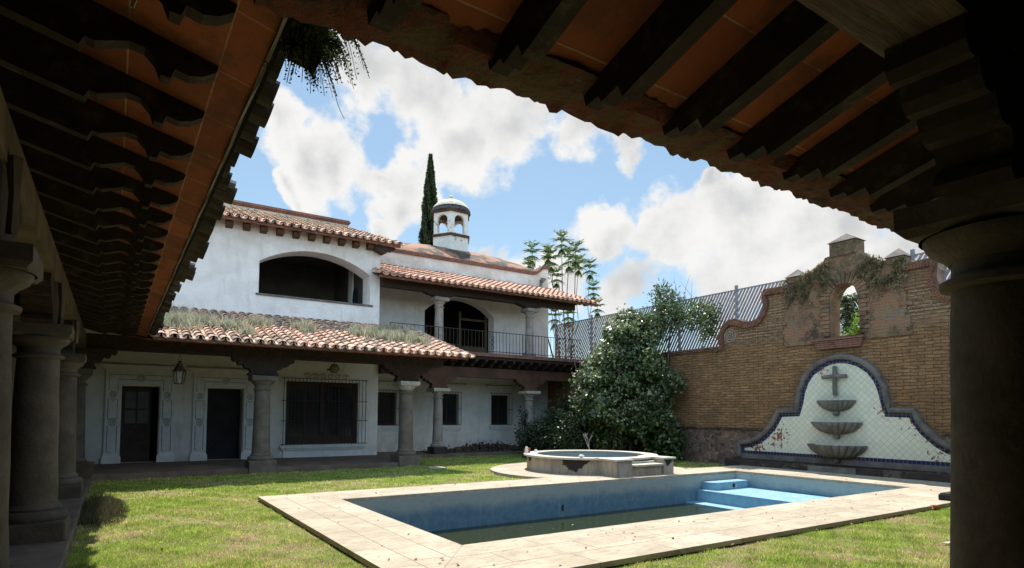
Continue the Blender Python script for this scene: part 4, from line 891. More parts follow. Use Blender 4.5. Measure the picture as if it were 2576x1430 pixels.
# voussoirs and jamb around the opening
b = MB()
for k in range(15):
    a = math.pi*(k+.5)/15; c_, s_ = math.cos(a), math.sin(a); r0, r1 = .43, .74+rj.uniform(-.04, .05); w0, w1 = .038, .062
    cc = Vector((0, 9.42, 5.22)); rad = Vector((0, c_, s_)); tan = Vector((0, -s_, c_)); fx = 17.90+rj.uniform(0, .02)
    base = [cc+rad*r0-tan*w0, cc+rad*r0+tan*w0, cc+rad*r1+tan*w1, cc+rad*r1-tan*w1]
    b.hexa([v+Vector((fx, 0, 0)) for v in base], [v+Vector((17.95, 0, 0)) for v in base])
for s, yy in ((1, 9.85), (-1, 8.98)):
    for k in range(9):
        z = 4.12+k*.125; e = .30 if k % 2 else .2; y0, y1 = sorted((yy+s*.005, yy+s*e)); b.box((17.90+rj.uniform(0, .02), y0, z), (17.95, y1, z+.105))
b.build('opening_bricks', RUIN, BW)
def pier(yc, w_, z0, z1, zt, nm):
    b = MB(); b.box((17.92, yc-w_/2, z0), (18.45, yc+w_/2, z1)); o = b.build('pier', RUIN, BW, bevel=.02)
    b = MB(); e = w_/2+.04; b.add([(17.88, yc-e, z1+.001), (18.49, yc-e, z1+.001), (18.49, yc+e, z1+.001), (17.88, yc+e, z1+.001), (18.18, yc, zt)], [(0, 1, 4), (1, 2, 4), (2, 3, 4), (3, 0, 4), (3, 2, 1, 0)]); b.build('pyramid_cap', FRM, o)
pier(9.43, .78, 6.5, 6.92, 7.2, ''); pier(10.98, .5, 5.95, 6.14, 6.42, ''); pier(8.0, .46, 5.95, 6.14, 6.42, '')
# brick sill under the opening
b = MB(); b.hexa([(17.90, 8.96, 3.74), (18.0, 8.96, 3.74), (18.0, 10.22, 3.74), (17.90, 10.22, 3.74)], [(17.84, 8.86, 3.98), (18.0, 8.86, 3.98), (18.0, 10.32, 3.98), (17.84, 10.32, 3.98)]); b.box((17.80, 8.82, 3.985), (18.0, 10.36, 4.05)); b.build('brick_sill', COPB, BW)
b = MB(); b.box((17.86, 13.7, 4.121), (18.56, 30, 4.17)); b.box((17.9, 13.7, 4.06), (17.998, 30, 4.118)); b.box((17.86, -3.5, 4.121), (18.56, 5.44, 4.17)); b.build('wall_coping', COPB, BW)
def ribbon(pts, nm):
    b = MB(); acc = [0]
    for i in range(1, len(pts)): acc.append(acc[-1]+math.dist(pts[i], pts[i-1]))
    def ev(u):
        u = max(0, min(acc[-1]-1e-4, u)); i = 0
        while acc[i+1] < u: i += 1
        t = (u-acc[i])/(acc[i+1]-acc[i]); return Vector((pts[i][0]*(1-t)+pts[i+1][0]*t, pts[i][1]*(1-t)+pts[i+1][1]*t))
    def fr(u):
        d = (ev(u+.06)-ev(u-.06)).normalized(); return ev(u), Vector((d.y, -d.x))*nm
    for off0, off1, x0_, x1_, st, gp in ((-.025, .095, 17.9, 18.55, .075, .012), (.11, .185, 17.955, 18.02, .21, .012)):
        u = 0
        while u+st*.5 < acc[-1]:
            (p, n0), (q, n1) = fr(u+gp/2), fr(min(acc[-1], u+st)-gp/2); j = rj.uniform(-.006, .006)
            qd = [p-n0*(off0+j), q-n1*(off0+j), q-n1*off1, p-n0*off1]; b.hexa([(x0_+j, v.x, v.y) for v in qd], [(x1_, v.x, v.y) for v in qd]); u += st
    return b
def ribbon_bed(pts, nm):
    b = MB()
    for i in range(len(pts)-1):
        p, q = Vector(pts[i]), Vector(pts[i+1]); d0 = (Vector(pts[i+1])-Vector(pts[max(0, i-1)])).normalized(); d1 = (Vector(pts[min(len(pts)-1, i+2)])-p).normalized(); n0 = Vector((d0.y, -d0.x))*nm; n1 = Vector((d1.y, -d1.x))*nm
        qd = [p+n0*.008, q+n1*.008, q-n1*.2, p-n0*.2]; b.hexa([(17.97, v.x, v.y) for v in qd], [(18.53, v.x, v.y) for v in qd])
    return b
def smooth(pts, k=3):
    o = []
    for i in range(len(pts)-1):
        p0, p1, p2, p3 = pts[max(i-1, 0)], pts[i], pts[i+1], pts[min(i+2, len(pts)-1)]
        for j in range(k):
            t = j/k; o.append(tuple(.5*((2*p1[a])+(-p0[a]+p2[a])*t+(2*p0[a]-5*p1[a]+4*p2[a]-p3[a])*t*t+(-p0[a]+3*p1[a]-3*p2[a]+p3[a])*t**3) for a in (0, 1)))
    return o+[pts[-1]]
sc1 = smooth(scl)+[(11.6, 5.73), (11.2, 5.72)]
ribbon(sc1, -1).build('scroll_coping', BRK, ribbon_bed(sc1, -1).build('scroll_mortar', CEMB, BW))
sc2 = [msc(p) for p in sc1]; ribbon(sc2, 1).build('scroll_coping', BRK, ribbon_bed(sc2, 1).build('scroll_mortar', CEMB, BW))
for yc_ in (13.42, 5.70):
    b = MB()
    for r_, x_ in ((.22, 17.95), (.13, 17.94), (.05, 17.93)):
        b.tube([(x_+.04, yc_+r_*math.cos(q*math.pi/10), 4.52+r_*math.sin(q*math.pi/10)) for q in range(21)], .032, 6, caps=False)
    b.build('scroll_volute', CEMB, BW)
# dry moss and grass on the ruin
n = 19000; t = rng.uniform(0, 1, n); oy = np.interp(t, np.linspace(0, 1, 7), [11.15, 10.6, 10.1, 9.6, 8.9, 8.4, 7.85]); oz = np.interp(t, np.linspace(0, 1, 7), [6.08, 6.08, 6.35, 6.45, 6.38, 6.08, 6.08])
C_ = np.stack([rng.uniform(17.87, 18.2, n), oy+rng.normal(0, .12, n), oz-np.abs(rng.normal(0, .36, n))], 1); C_[:, 0] = np.where(C_[:, 2] < oz-.03, rng.uniform(17.86, 17.95, n), C_[:, 0])
tn = np.where(rng.uniform(size=n) < .45, rng.uniform(.3, .5, n), rng.uniform(.6, 1.1, n)); msk = (np.abs(C_[:, 1]-9.43) > .42) & (np.sin(C_[:, 1]*9)+np.sin(C_[:, 2]*7+C_[:, 1]*4) > -.7)
tag(cards('dry_moss', C_[msk], rng.uniform(.08, .2, msk.sum()), STRAW, BW, asp=.16, tints=tn[msk], jit=.6, up=np.array([-.5, 0, -.9])), None, kind='stuff')
# ------------------------------------------------------------------ wall fountain
WFN = thing('wall_fountain', 'cream tiled wall fountain with stone cross and three carved basins', 'fountain', (18, 9.6, 0))
half = [(13.12, .28), (13.12, .82), (13.02, .87), (12.65, .93), (12.4, 1.03), (12.2, 1.16), (11.92, 1.43), (11.76, 1.68), (11.62, 1.95), (11.06, 1.97), (11.0, 2.15), (10.93, 2.5), (10.8, 2.85), (10.58, 3.15), (10.28, 3.38), (9.93, 3.52), (9.6, 3.56)]
full = half+[(19.2-y, z) for y, z in half[::-1][1:]]
def inset(pts, d_):
    n = len(pts); o = []
    for i in range(n):
        p0, p1, p2 = Vector(pts[i-1]), Vector(pts[i]), Vector(pts[(i+1) % n]); a = (p1-p0).normalized(); b_ = (p2-p1).normalized(); na = Vector((-a.y, a.x)); nb_ = Vector((-b_.y, b_.x)); m_ = (na+nb_)
        m_ = m_/max(.35, (1+na.dot(nb_))); o.append(tuple(p1+m_*d_))
    return o
area = sum(full[i][0]*full[(i+1) % len(full)][1]-full[(i+1) % len(full)][0]*full[i][1] for i in range(len(full)))
sgn = 1 if area > 0 else -1
i1 = inset(full, sgn*.16); i2 = inset(full, sgn*.27)
MB().poly(full, 'x', 17.90, 17.998, holes=[i1[::-1]]).build('frame', FRM, WFN)
b = MB(); mid = inset(full, sgn*.078); b.tube([(17.885, p[0], p[1]) for p in mid], .084, 10); b.build('frame_moulding', FRM, WFN, smooth=True)
MB().poly(i1, 'x', 17.93, 17.997, holes=[i2[::-1]]).build('blue_border', BT, WFN)
MB().poly(i2, 'x', 17.932, 17.996).build('tile_panel', FT, WFN)
# plinth trough
b = MB(); b.box((17.38, 6.0, .0), (17.47, 13.25, .27)); b.box((17.47, 6.0, 0), (17.9, 6.09, .27)); b.box((17.47, 13.16, 0), (17.9, 13.25, .27)); b.box((17.9, 6.0, 0), (17.96, 13.25, .3)); b.box((17.47, 6.09, 0), (17.9, 13.16, .1)); b.build('trough', DARKB, WFN, bevel=.015)
b = MB(); b.box((17.36, 8.9, .02), (17.379, 10.3, .25)); b.build('carved_patch', CARV, WFN, bevel=.008)
b = MB(); rr3 = random.Random(2)
b.tube([(17.84, 9.68, 3.2+.0), (17.83, 9.675, 2.95), (17.82, 9.68, 2.7), (17.83, 9.685, 2.5), (17.84, 9.68, 2.33)], [.06, .065, .062, .066, .06], 10)
b.tube([(17.81, 10.05, 2.88), (17.81, 9.7, 2.9), (17.81, 9.32, 2.89)], [.058, .064, .058], 10)
b.build('cross', CARV, WFN, smooth=False, bevel=.01)
for (zr_, hw, hh) in ((2.16, .56, .30), (1.52, .73, .34), (.85, .85, .38)):
    wb_ = lambda a, z, hw=hw: .13*abs(math.cos(a*11))-.08
    b = MB(); pr = [(.1*hw, -hh), (.38*hw, -hh*.95), (.66*hw, -hh*.75), (.86*hw, -hh*.42), (.98*hw, -.03), (1.0*hw, .025), (.92*hw, .02), (.75*hw, -hh*.4), (.2*hw, -hh*.7)]
    t = MB(); t.lathe(pr, (0, 0, 0), 132, math.pi/2, 3*math.pi/2, wob=wb_)
    b.add([(17.93+v[0]*.7, 9.68+v[1], zr_+v[2]) for v in t.v], t.f)
    o = b.build('basin', CARV, WFN, smooth=True)
    t = MB().lathe([(.02, -.1), (.08, -.08), (.1, -.02), (.08, .04), (.05, .07)], (17.86, 9.68, zr_-hh-.03), 14); t.build('knob', CARV, o, smooth=True)
# ------------------------------------------------------------------ fence on the wall
FN = thing('slat_fence', 'tall dark metal fence of slanting slats along the top of the brick wall', 'fence', (18.3, 12, 4.15))
posts = [23.9, 21.2, 18.6, 16.0, 13.4, 11.25, 7.72, 5.1, 2.5]
for y in posts:
    b = MB(); b.box((18.31, y-.045, 4.1), (18.39, y+.045, 6.34)); b.build('post', STEEL, FN)
for i in range(len(posts)-1):
    if posts[i] == 11.25: continue
    y1_, y0_ = posts[i]-.05, posts[i+1]+.05; MB().box((18.33, y0_, 6.16), (18.37, y1_, 6.2)).build('rail', STEEL, FN); MB().box((18.33, y0_, 4.2), (18.37, y1_, 4.24)).build('rail', STEEL, FN)
    b = MB(); y = y1_+1.1
    while y > y0_:
        ya, yb = y, y-1.15  # bottom further away, top nearer
        z0_, z1_ = 4.2, 6.18
        def yz(z): return ya+(yb-ya)*(z-z0_)/(z1_-z0_)
        lo_, hi_ = z0_, z1_
        # clip to panel
        if ya > y1_: lo_ = z0_+(ya-y1_)/(ya-yb)*(z1_-z0_)
        if yb < y0_: hi_ = z0_+(ya-y0_)/(ya-yb)*(z1_-z0_)
        if hi_-lo_ > .05:
            w2 = .046; a_, c_ = yz(lo_), yz(hi_); b.hexa([(18.345, a_-w2, lo_), (18.355, a_-w2, lo_), (18.355, a_+w2, lo_), (18.345, a_+w2, lo_)], [(18.345, c_-w2, hi_), (18.355, c_-w2, hi_), (18.355, c_+w2, hi_), (18.345, c_+w2, hi_)])
        y -= .137
    b.build('slat_panel', STEEL if y0_ < 18 else RUST, FN)
for y in (23.4, 19.3):
    b = MB(); b.hexa([(18.30, y-.06, 4.2), (18.32, y-.06, 4.2), (18.32, y+.06, 4.2), (18.30, y+.06, 4.2)], [(18.30, y-1.4, 6.15), (18.32, y-1.4, 6.15), (18.32, y-1.28, 6.15), (18.30, y-1.28, 6.15)]); b.build('pale_brace', WMET, FN)
# ------------------------------------------------------------------ lantern, lamp, planter, debris
LT = thing('lantern', 'dark iron lantern hanging under the porch beam in front of the first door', 'lantern', (1.45, 18.45, 2.5))
lx, ly = 1.45, 18.45
b = MB(); b.tube([(lx, ly, 3.32), (lx, ly, 3.2)], .006, 5); b.tube([(lx+.035*math.cos(q*math.pi/6), ly, 3.16+.05*math.sin(q*math.pi/6)) for q in range(13)], .006, 5); b.build('hook', IRON, LT)
b = MB(); b.lathe([(.02, .6), (.05, .58), (.03, .54), (.06, .53), (.07, .49), (.1, .42), (.15, .35), (.175, .33), (.17, .315)], (lx, ly, 2.5), 6); b.build('hood', IRON, LT)
b = MB()
for k in range(6):
    a = math.pi*k/3; b.tube([(lx+.16*math.cos(a), ly+.16*math.sin(a), 2.82), (lx+.115*math.cos(a), ly+.115*math.sin(a), 2.49)], .009, 5)
b.lathe([(.12, 0), (.12, .02), (.05, .0)], (lx, ly, 2.47), 6); b.build('cage', IRON, LT)
b = MB(); b.tube([(lx, ly, 2.5), (lx, ly, 2.62)], .025, 10); b.build('candle', WHITE, LT)
GLm = bpy.data.materials.new('lantern_pane'); GLm.use_nodes = True; _q = GLm.node_tree.nodes['Principled BSDF']; _q.inputs['Transmission Weight'].default_value = .85; _q.inputs['Roughness'].default_value = .2; _q.inputs['Base Color'].default_value = (.6, .6, .55, 1)
b = MB(); b.lathe([(.108, 2.5), (.152, 2.81)], (lx, ly, 0), 6, caps=False); o = b.build('glass', GLm, LT); 
b = MB(); b.lathe([(.003, -.17), (.08, -.155), (.14, -.1), (.17, 0), (.14, .1), (.08, .155), (.003, .17)], (6.4, 21.0, 3.27), 24)
SPK = thing('globe_lamp', 'round sandy globe lamp above the grilled window', 'lamp', (6.4, 21.0, 3.27)); b.build('globe', SANDG, SPK, smooth=True)
b = MB(); b.box((6.15, 20.98, 3.2), (6.24, 21.04, 3.26)); b.tube([(6.2, 21.0, 3.24), (6.35, 21.0, 3.3)], .015, 6); b.tube([(6.5, 21, 3.35), (6.75, 21.2, 3.2), (6.9, 21.5, 3.4), (6.9, 21.6, 3.9)], .006, 5); b.tube([(6.4, 21, 3.4), (6.4, 21, 4.5)], .012, 6); b.build('bracket', IRON, SPK)
PB = MB(); PB.hexa([(-.78, 17.35, .02), (-.40, 17.35, .02), (-.40, 17.75, .02), (-.78, 17.75, .02)], [(-.84, 17.3, .52), (-.33, 17.3, .52), (-.33, 17.8, .52), (-.84, 17.8, .52)])
tag(PB.build('planter_box', BOXW, bevel=.01), 'tapered brown planter box at the far end of the left arcade', 'planter')
# brush pile
BP = thing('brush_pile', 'low pile of dead branches and leaves against the rear wall', 'brush pile', (14, 23, .1))
b = MB()
for k in range(150):
    x = rj.gauss(13.9, 1.25); y = rj.gauss(22.9, .35); a = rj.uniform(0, 6.3); l_ = rj.uniform(.25, .8); z = .12+abs(rj.gauss(0, .16))*math.exp(-((x-13.8)/1.4)**2); b.tube([(x, y, z), (x+l_*.5*math.cos(a), y+l_*.3*math.sin(a), z+rj.uniform(-.03, .1)), (x+l_*math.cos(a), y+l_*.5*math.sin(a), max(.12, z+rj.uniform(-.08, .05)))], rj.uniform(.006, .018), 4)
b.build('branches', BARK, BP)
n = 2600; X_ = rng.normal(13.9, 1.4, n); C_ = np.stack([X_, rng.normal(22.9, .4, n), .13+np.abs(rng.normal(0, .15, n))*np.exp(-((X_-13.9)/1.6)**2)], 1)
tag(cards('dead_leaves', C_, .12, leafm('dead_leaf', (.12, .085, .055), (.07, .05, .035), .9, .1), BP, asp=.6), None, kind='stuff')
DB = thing('dead_sapling', 'bare pale dead sapling standing in front of the large bush', 'sapling', (13.6, 15.9, 0)); b = MB()
def grow(p, d, l_, r_, k):
    q = p+d*l_; b.tube([p, p.lerp(q, .5)+Vector((rj.uniform(-.02, .02), rj.uniform(-.02, .02), 0)), q], [r_, r_*.85, r_*.65], 5)
    if k > 0:
        for _ in range(rj.choice((2, 3))): grow(q, (d+Vector((rj.uniform(-.75, .75), rj.uniform(-.75, .75), rj.uniform(-.1, .4)))).normalized(), l_*.62, r_*.62, k-1)
grow(Vector((14.05, 16.3, 0)), Vector((-.1, 0, 1)).normalized(), .5, .022, 3); b.build('branches', CAPST, DB)
bx = at(2360, 1258, .086); b = MB(); b.box((bx.x, bx.y-.22, .087), (bx.x+.6, bx.y+.0, .20)); b.box((bx.x+.02, bx.y-.2, .2), (bx.x+.58, bx.y-.02, .225)); tag(b.build('skimmer_box', BLACK, bevel=.012), 'small black box on the pool coping by the right column', 'box')
op = at(2345, 1283, .02); b = MB(); b.tube([op, op+Vector((.06, .03, .05)), op+Vector((.16, -.02, .05)), op+Vector((.22, -.05, .0))], [.02, .035, .03, .012], 6); tag(b.build('orange_scrap', ORNG), 'small orange scrap lying on the grass beside the coping', 'scrap')
pp = at(2370, 1368, .02); b = MB(); b.hexa([(pp.x, pp.y, .02), (pp.x+.02, pp.y-.06, .02), (pp.x+.2, pp.y-.08, .03), (pp.x+.19, pp.y-.03, .03)], [(pp.x, pp.y, .03), (pp.x+.02, pp.y-.06, .03), (pp.x+.2, pp.y-.08, .045), (pp.x+.19, pp.y-.03, .045)]); tag(b.build('wood_chip', CAPST), 'pale chip of wood lying on the lawn at the lower right', 'wood chip')
b = MB(); b.poly([(8.25, 17.1), (8.75, 17.0), (8.85, 17.5), (8.4, 17.65)], 'z', 0, .03); tag(b.build('flat_stone', CAPST), 'pale flat stone in the lawn by the corner column', 'stone')
# ------------------------------------------------------------------ vegetation
def blob(n, c, r, shell=.55):
    d = rng.normal(size=(n, 3)); d /= np.linalg.norm(d, axis=1, keepdims=True); q = rng.uniform(shell**3, 1, n)**(1/3)
    bump = 1+.22*np.sin(d[:, 0]*7+c[0])*np.sin(d[:, 1]*6+c[1])+.16*np.sin(d[:, 2]*11+c[2]+d[:, 0]*5)
    return np.array(c)+d*q[:, None]*bump[:, None]*np.array(r)
def ctint(n, per, lo=.4, hi=1.6):
    return (rng.uniform(lo, hi, n).repeat(per)*rng.uniform(.75, 1.3, n*per))
def clumped(cs, per, rad):
    return (cs[:, None, :]+rng.normal(0, rad, (len(cs), per, 3))).reshape(-1, 3)
BU = thing('flowering_bush', 'large sunlit bush with pale bracts and painted leaf glints leaning on the brick wall', 'bush', (16, 17.2, 0))
bl = [((16.0, 17.2, 2.7), (1.6, 1.6, 1.7), 1500), ((16.5, 17.3, 4.3), (1.15, 1.3, 1.1), 900), ((15.5, 16.9, 1.9), (1.7, 1.4, 1.3), 900), ((17.1, 16.4, 1.8), (.8, 1.0, 1.4), 450), ((16.9, 17.4, 5.15), (.8, .9, .6), 300), ((15.2, 17.8, 2.6), (1.2, 1.1, 1.4), 500), ((17.2, 15.6, .7), (.9, .9, .8), 250), ((14.5, 16.9, 2.9), (.5, .5, .45), 130), ((14.9, 16.6, 3.9), (.55, .5, .4), 130), ((15.4, 16.4, 4.7), (.5, .5, .4), 110), ((16.3, 15.7, 3.6), (.6, .5, .5), 140), ((17.2, 15.3, 2.9), (.5, .5, .45), 110), ((14.2, 16.6, 1.9), (.5, .5, .4), 110), ((16.6, 15.4, 1.6), (.6, .5, .5), 120)]
cs_ = np.concatenate([blob(k, c, r, .55) for c, r, k in bl]); kk_ = (np.sin(cs_[:, 1]*3.1+cs_[:, 2]*2.3)*np.sin(cs_[:, 2]*3.7-cs_[:, 0]*2.1) > -.62); cs_ = cs_[kk_]; cs_[:, 0] = 16.45+(cs_[:, 0]-16.1)*.8; cs_[:, 1] = 17.1+(cs_[:, 1]-17.1)*.85; cs_ = cs_[(cs_[:, 2] > .1) & (cs_[:, 0] < 17.85)]
C_ = clumped(cs_, 8, .10); T_ = ctint(len(cs_), 8); k_ = C_[:, 0] < 17.95; C_ = C_[k_]; T_ = T_[k_]
cards('leaves', C_, rng.uniform(.10, .24, len(C_)), BUSH, BU, asp=.6, nrm=np.array([-.2, -.1, 1.]), tints=T_)
hi = cs_[(cs_[:, 2] > 1.4)]; hi = hi[(np.sin(hi[:, 1]*4+hi[:, 2]*3)+np.sin(hi[:, 2]*6-hi[:, 0]*3) > -.3)]; F_ = clumped(hi+np.array([-.06, -.08, .06]), 4, .10); cards('bracts_and_glints', F_, rng.uniform(.07, .14, len(F_)), FLOW, BU, asp=.7)  # pale cards paint highlights on glossy leaves as well as bracts
b = MB()
for k in range(14):
    x, y = rj.gauss(16.2, .35), rj.gauss(17.1, .35); a = rj.uniform(0, 6.3); b.tube([(x, y, 0), (x+.25*math.cos(a), y+.25*math.sin(a), 1.4), (x+.8*math.cos(a), y+.8*math.sin(a), 3.2), (x+1.1*math.cos(a), y+1.1*math.sin(a), 4.2)], [.05, .04, .025, .01], 6)
b.build('branches', BARK, BU)
CB = thing('climber', 'leafy climber hanging over the slat fence beside the large bush', 'climbing plant', (18, 15, 5))
cs_ = np.concatenate([blob(200, (17.95, 16.2, 5.6), (.5, .8, .7), .2), blob(110, (17.9, 14.9, 5.5), (.45, .9, .6), .1), blob(90, (17.85, 14.2, 5.0), (.35, .45, .9), .2), blob(80, (18.1, 16.6, 6.5), (.35, .5, .45), .2), blob(200, (17.3, 16.6, 5.1), (.6, .7, .6), .3)]); C_ = clumped(cs_, 7, .11)
cards('leaves', C_, rng.uniform(.08, .16, len(C_)), BUSH, CB, asp=.55, up=np.array([-.1, 0, .4]), tints=ctint(len(cs_), 7)); F_ = clumped(cs_[::3], 4, .1); cards('bracts_and_glints', F_, .07, FLOW, CB, asp=.7)
b = MB()
for k in range(12):
    y0 = rj.uniform(14.4, 16.8); z0 = rj.uniform(5.6, 6.2); b.tube([(17.95, y0, z0), (17.9, y0+rj.uniform(-.2, .2), z0+.4), (17.9, y0+rj.uniform(-.5, .5), z0+rj.uniform(.4, 1.1))], [.012, .008, .003], 4)
b.tube([(17.7, 16, 0), (17.8, 16.2, 3), (17.9, 16, 5.6)], [.06, .05, .03], 6); b.build('twigs', BARK, CB)
HG = thing('dark_shrubs', 'dark shaded shrubs between the balcony column and the large bush', 'shrub', (15, 19.5, 0))
cs_ = np.concatenate([blob(600, (15.2, 19.3, .9), (1.6, .9, 1.1), .4), blob(400, (16.6, 20.2, 1.3), (1.2, .9, 1.5), .4), blob(260, (13.9, 19.4, .5), (.5, .5, .65), .3), blob(500, (14.9, 18.0, .8), (1.4, .8, 1.0), .4), blob(300, (17.2, 19.6, 2.4), (.7, 1.2, 1.2), .3)]); C_ = clumped(cs_, 9, .1); C_ = C_[(C_[:, 2] > .02) & (C_[:, 0] < 17.95)]
cards('leaves', C_, rng.uniform(.08, .15, len(C_)), HEDGE, HG, asp=.55)
b = MB(); [b.tube([(x, y, 0), (x+rj.uniform(-.2, .2), y, .8)], [.02, .01], 5) for x, y in ((15, 19), (16, 20), (14, 19.3), (15.4, 18))]; b.build('stems', BARK, HG)
VI = thing('column_vine', 'small dark vine at the foot of the right balcony column', 'vine', (14.9, 22, 0))
C_ = clumped(blob(90, (14.95, 21.9, .9), (.28, .2, 1.2), .1), 7, .07); C_ = C_[C_[:, 2] > .05]; cards('leaves', C_, .1, HEDGE, VI, asp=.6); b = MB(); b.tube([(14.95, 21.9, 0), (15, 21.85, .8), (14.9, 21.9, 1.9)], .012, 5); b.build('stem', BARK, VI)
WD = thing('weed_clump', 'brown green weed clump growing by the second column of the left arcade', 'weed', (-.1, 13, 0))
n = 5000; A_ = rng.uniform(0, 2*np.pi, n); R_ = rng.uniform(0, 1, n)**.5; Pw = np.stack([-.12+.42*R_*np.cos(A_), 12.6+1.9*R_*np.sin(A_), 0*A_], 1); blades('stalks', Pw, rng.uniform(.08, .42, n)*(1.1-R_), .012, leafm('weed_leaf', (.13, .13, .06), (.1, .08, .05), .9, .3), .5, WD)
# cypress
CY = thing('cypress_tree', 'tall narrow dark cypress behind the house left of the cupola', 'cypress tree', (15.1, 32, 0))
n = 30000; t = rng.uniform(0, 1, n)**.75; z = 17.1-t*14.5; rad = .07+.95*(1-np.exp(-t*2.6))*.85; a = rng.uniform(0, 2*np.pi, n); lump = 1+.12*np.sin(a*5+z*2.2)+.1*np.sin(a*3-z*4.1); q = rad*lump*rng.uniform(.72, 1.02, n)
lean_ = .25*t
C_ = np.stack([15.2+q*np.cos(a), 32+q*np.sin(a), z], 1); tn = rng.uniform(.5, 1.4, n)*(1+.35*np.sin(a*5+z*2.2))
cards('foliage', C_, .2, CYP, CY, asp=.3, up=np.array([0, 0, 1.6]), tints=tn)
b = MB(); b.tube([(15.2, 32, 0), (15.2, 32, 8), (15.2, 32, 16.9)], [.22, .15, .03], 8); b.build('trunk', BARK, CY)
b = MB(); b.lathe([(.62, 2.6), (.62, 9), (.45, 12.5), (.2, 15.2), (.04, 16.9)], (15.2, 32, 0), 14); b.build('inner_foliage', CYP, CY)
# feathery tree
FT_ = thing('feathery_tree', 'thin stemmed tree with drooping feathery leaf tufts behind the house', 'tree', (24, 30, 0))
def atY(px, py, y):
    v = Vector((px-1288, py-966, 1520.6)); dd = Vector([sum(RX[i][k]*v[k] for k in range(3)) for i in range(3)]); t = y/dd.y; return Vector((dd.x*t, y, 1.7+dd.z*t))
tufts = [(1338, 640, 1), (1385, 655, 1), (1413, 612, 1), (1448, 640, 1.15), (1455, 668, .9), (1484, 678, .9), (1400, 700, .9), (1492, 735, .9), (1503, 775, .8), (1395, 800, .9), (1430, 795, .9), (1330, 668, .6), (1368, 690, .7), (1378, 640, .8), (1432, 655, 1.1)]
LC = []; LZ = []; LD = []; b = MB(); bs_ = Vector((24.2, 30, 0))
for (px, py, s_) in tufts:
    top = atY(px, py-16*s_, 30+rj.uniform(-1, 1)); bend = Vector((bs_.x+(top.x-bs_.x)*.8-.1, top.y, top.z-3.2)); b.tube(([bs_+Vector((rj.uniform(-.3, .3), rj.uniform(-.3, .3), 0)), Vector((bs_.x+(top.x-bs_.x)*.35, 30, 4)), bend, top-Vector((0, 0, .2))] if s_ >= 1 else [bend+Vector((.35, 0, -.8)), bend+Vector((.15, 0, .6)), top-Vector((0, 0, .8)), top-Vector((0, 0, .2))]), [.09, .06, .03, .015] if s_ >= 1 else [.02, .02, .015, .01], 6)
    for lay in range(4):
        for k in range(10):
            a = 2*math.pi*k/10+lay*.33+rj.uniform(-.2, .2); ln = .72*s_*(1, 1.05, .95, .7)[lay]*rj.uniform(.8, 1.15); o = top-Vector((0, 0, (.0, .22, .5, .8)[lay]*s_)); el = (.75, .25, -.35, -1.0)[lay]
            for i in range(1, 12):
                t = i/11; p = o+Vector((math.cos(a)*ln*t*math.cos(el), math.sin(a)*ln*t*math.cos(el), ln*t*math.sin(el)-.22*ln*t*t)); side = Vector((-math.sin(a), math.cos(a), 0)); wd = .085*math.sin(math.pi*min(1, t*.85+.12))*s_
                for sg in (-1, 1): LC.append(p+side*sg*wd*.7+Vector((math.cos(a), math.sin(a), 0))*.02); LZ.append(.05+wd*1.9); LD.append(side*sg+Vector((math.cos(a)*.6, math.sin(a)*.6, -.1)))
b.build('trunk', BARK, FT_); LDn = np.array([list(v) for v in LD]); cards('leaf_tufts', np.array([list(v) for v in LC]), np.array(LZ), TREE, FT_, asp=.3, up=LDn*4, jit=.35, tints=rng.uniform(.5, 1.5, len(LC)))
# palm and shrubs seen through the wall opening
PT = thing('palm_tree', 'shaggy palm tree seen through the window of the brick wall', 'palm tree', (24, 12.4, 0)); LC = []; LZ = []; LD = []
b = MB(); b.tube([(24, 12.4, 0), (24.05, 12.4, 3), (24, 12.4, 6.1)], [.22, .18, .16], 8); b.build('trunk', BARK, PT); b = MB()
for hh_, el0 in ((6.2, .9), (6.1, .4), (6.0, -.1), (5.9, -.6), (5.5, -1.0), (5.2, -1.2)):
    for k in range(17):
        a = 2*math.pi*k/17+hh_*3; ln = rj.uniform(1.1, 1.5); o = Vector((24, 12.4, hh_)); pr_ = o
        for i in range(1, 15):
            t = i/14; p = o+Vector((math.cos(a)*ln*t*math.cos(el0), math.sin(a)*ln*t*math.cos(el0), ln*t*math.sin(el0)-.75*t*t*ln)); 
            b.tube([pr_, p], .008, 3, caps=False); pr_ = p; side = Vector((-math.sin(a), math.cos(a), 0))
            for sg in (-1, 1): LC.append(p+side*sg*.12+Vector((0, 0, -.05))); LZ.append(.34*(1.1-t*.6)); LD.append(side*sg+Vector((math.cos(a)*.5, math.sin(a)*.5, -.5)))
b.build('fronds', PALM, PT); cards('frond_leaflets', np.array([list(v) for v in LC]), np.array(LZ), PALM, PT, asp=.17, up=np.array([list(v) for v in LD])*4, jit=.4)
SB = thing('garden_shrub', 'bright green and grey shrubs low behind the window of the brick wall', 'shrub', (22.5, 11.5, 0)); C_ = clumped(blob(500, (22.6, 11.15, 3.9), (.5, .5, 1.5), .3), 9, .12); cards('bright_leaves', C_, .13, LIME, SB, asp=.45)
C_ = clumped(blob(500, (21.6, 12.0, 3.2), (1.0, 1.2, 1.5), .3), 9, .12); cards('grey_leaves', C_, .13, PALM, SB, asp=.5); C_ = clumped(blob(100, (21.0, 11.4, 4.35), (.4, .5, .35), .3), 8, .08); cards('white_flowers', C_, .08, FLOW, SB, asp=.7); b = MB(); b.tube([(22, 11.6, 0), (22, 11.6, 3)], .06, 6); b.build('stem', BARK, SB)
